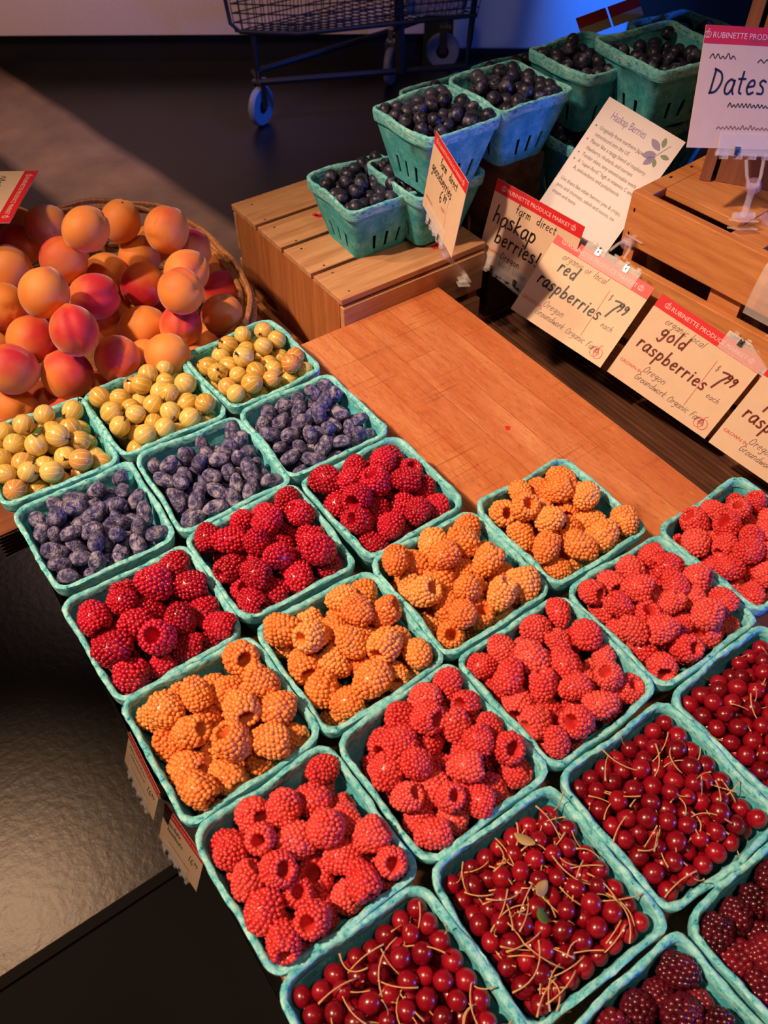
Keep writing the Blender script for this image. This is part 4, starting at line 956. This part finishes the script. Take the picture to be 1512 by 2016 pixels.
# broad clear tongue of the dates clip folded over the crate front
tg = MB(); tg.tube([(0, 0, 0), (0, 0, 0.001)], .0001, 3)
e = empty('clear_card_tongue'); e.matrix_world = Matrix.Translation((.7655, .372, 0)) @ Matrix.Rotation(math.radians(4.5), 4, 'Z'); tag(e, 'curved clear plastic tongue gripping the front of the right crate below the Dates card', 'clip')
mb = MB(); P_ = [(-.002-.0040*math.sin(t*2.6), setz(.036+.062*t)) for t in np.linspace(0, 1, 9)]+[(.004, setz(.1035)), (.014, setz(.105)), (.030, setz(.104))]
v = []; f = []
for i, (x, z) in enumerate(P_):
    w = .021-.006*min(1, i/9); v += [(x-.0012, -w, z), (x-.0012, w, z), (x+.0002, w, z+.0012 if i > 9 else z), (x+.0002, -w, z+.0012 if i > 9 else z)]
for i in range(len(P_)-1):
    for k in range(4): f.append((4*i+k, 4*i+(k+1) % 4, 4*i+4+(k+1) % 4, 4*i+4+k))
f += [(3, 2, 1, 0), tuple(4*(len(P_)-1)+k for k in range(4))]
mb.add(v, f); mb.build('tongue', 'clear', e, True)
mb = MB(); mb.tube([(.012, -.014, setz(.108)), (.012, .014, setz(.108))], .006, 10); mb.tube([(.012, 0, setz(.108)), (.010, .02, setz(.125)), (.012, .045, setz(.135))], .005, 8); mb.build('hinge_knuckle', 'violet_clear', e, True)

# ---------------------------------------------------------------- shopping cart
ang = math.radians(-35.5)
cm = Matrix.Translation((1.634, 3.187, 0)) @ Matrix.Rotation(ang, 4, 'Z')   # local +x follows the picture's right, +y away
ca = empty('shopping_cart'); ca.matrix_world = cm; tag(ca, 'black wire shopping cart with blue lit casters parked in the aisle', 'cart')
def wire_panel(name, P00, P10, P01, P11, nx, ny, r=.0022):
    P00, P10, P01, P11 = map(Vector, (P00, P10, P01, P11)); mb = MB()
    for i in range(nx+1): t = i/nx; mb.tube([P00.lerp(P10, t), P01.lerp(P11, t)], r, 4)
    for j in range(ny+1): t = j/ny; mb.tube([P00.lerp(P01, t), P10.lerp(P11, t)], r*1.3, 4)
    return mb.build(name, 'black_metal', ca)
bz = .36; tz = .62
wire_panel('wire_front', (-.07, 0, bz), (.18, -.02, bz), (-.09, 0, tz), (.19, -.02, tz), 9, 8)
wire_panel('wire_side', (.18, -.02, bz), (.88, .10, bz+.03), (.19, -.02, tz), (.92, .10, tz), 24, 8)
wire_panel('wire_side', (-.07, .0, bz), (.60, .42, bz+.03), (-.09, .0, tz), (.62, .42, tz), 24, 8)
wire_panel('wire_floor', (-.07, 0, bz), (.60, .42, bz+.03), (.18, -.02, bz), (.88, .10, bz+.03), 22, 8)
MB().tube([(-.08, 0, tz), (-.095, -.002, .48), (-.085, -.003, bz+.03), (-.05, -.004, bz), (.18, -.022, bz), (.88, .10, bz+.03)], .008, 8).build('basket_rim_tube', 'black_metal', ca, True)
MB().tube([(-.03, .05, .19), (.0, -.01, .175), (.85, .10, .20), (.86, .12, .30), (.88, .12, .70)], .013, 8).build('lower_frame', 'black_metal', ca, True)
MB().tube([(-.03, .05, .19), (.5, .45, .20), (.86, .50, .30), (.90, .50, .70)], .013, 8).build('lower_frame', 'black_metal', ca, True)
MB().tube([(.0, .0, .18), (.0, .0, .36)], .012, 8).build('front_upright', 'black_metal', ca, True)
MB().tube([(.58, .06, .19), (.56, .08, .62)], .02, 8).build('rear_upright', 'black_metal', ca, True)
mb = MB(); mb.box((.60, .10, .385), (.82, .115, .62)); mb.build('child_seat_panel', 'grey_plastic', ca, bevel=.02)
def caster(x, y, rz, zt_):
    mb = MB(); R_ = .078; w = .015
    M_ = Matrix.Translation((x, y, R_)) @ Matrix.Rotation(rz, 4, 'Z') @ Matrix.Rotation(PI/2, 4, 'X')
    mb.lathe([(.030, -w), (R_-.006, -w), (R_, -w*.5), (R_, w*.5), (R_-.006, w), (.030, w), (.030, -w)], 28, M_); wh = mb.build('wheel', 'rubber_wheel', ca, True)
    mb = MB(); mb.lathe([(.002, -w*1.1), (.029, -w*.8), (.029, w*.8), (.002, w*1.1)], 18, M_); mb.build('hub', 'black_metal', wh)
    mb = MB(); Rz = Matrix.Translation((x, y, 0)) @ Matrix.Rotation(rz, 4, 'Z')
    for s in (-1, 1): mb.box((-.016, s*.019-.0015, R_-.008), (.018, s*.019+.0015, .178), Rz)
    mb.box((-.018, -.021, .172), (.030, .021, .182), Rz); mb.box((-.010, -.010, .180), (.012, .010, zt_+.03), Rz); mb.build('fork', 'steel', ca)
caster(.0, .0, math.radians(62), .185); caster(.54, .42, math.radians(75), .2); caster(.783, .597, math.radians(-8), .24)
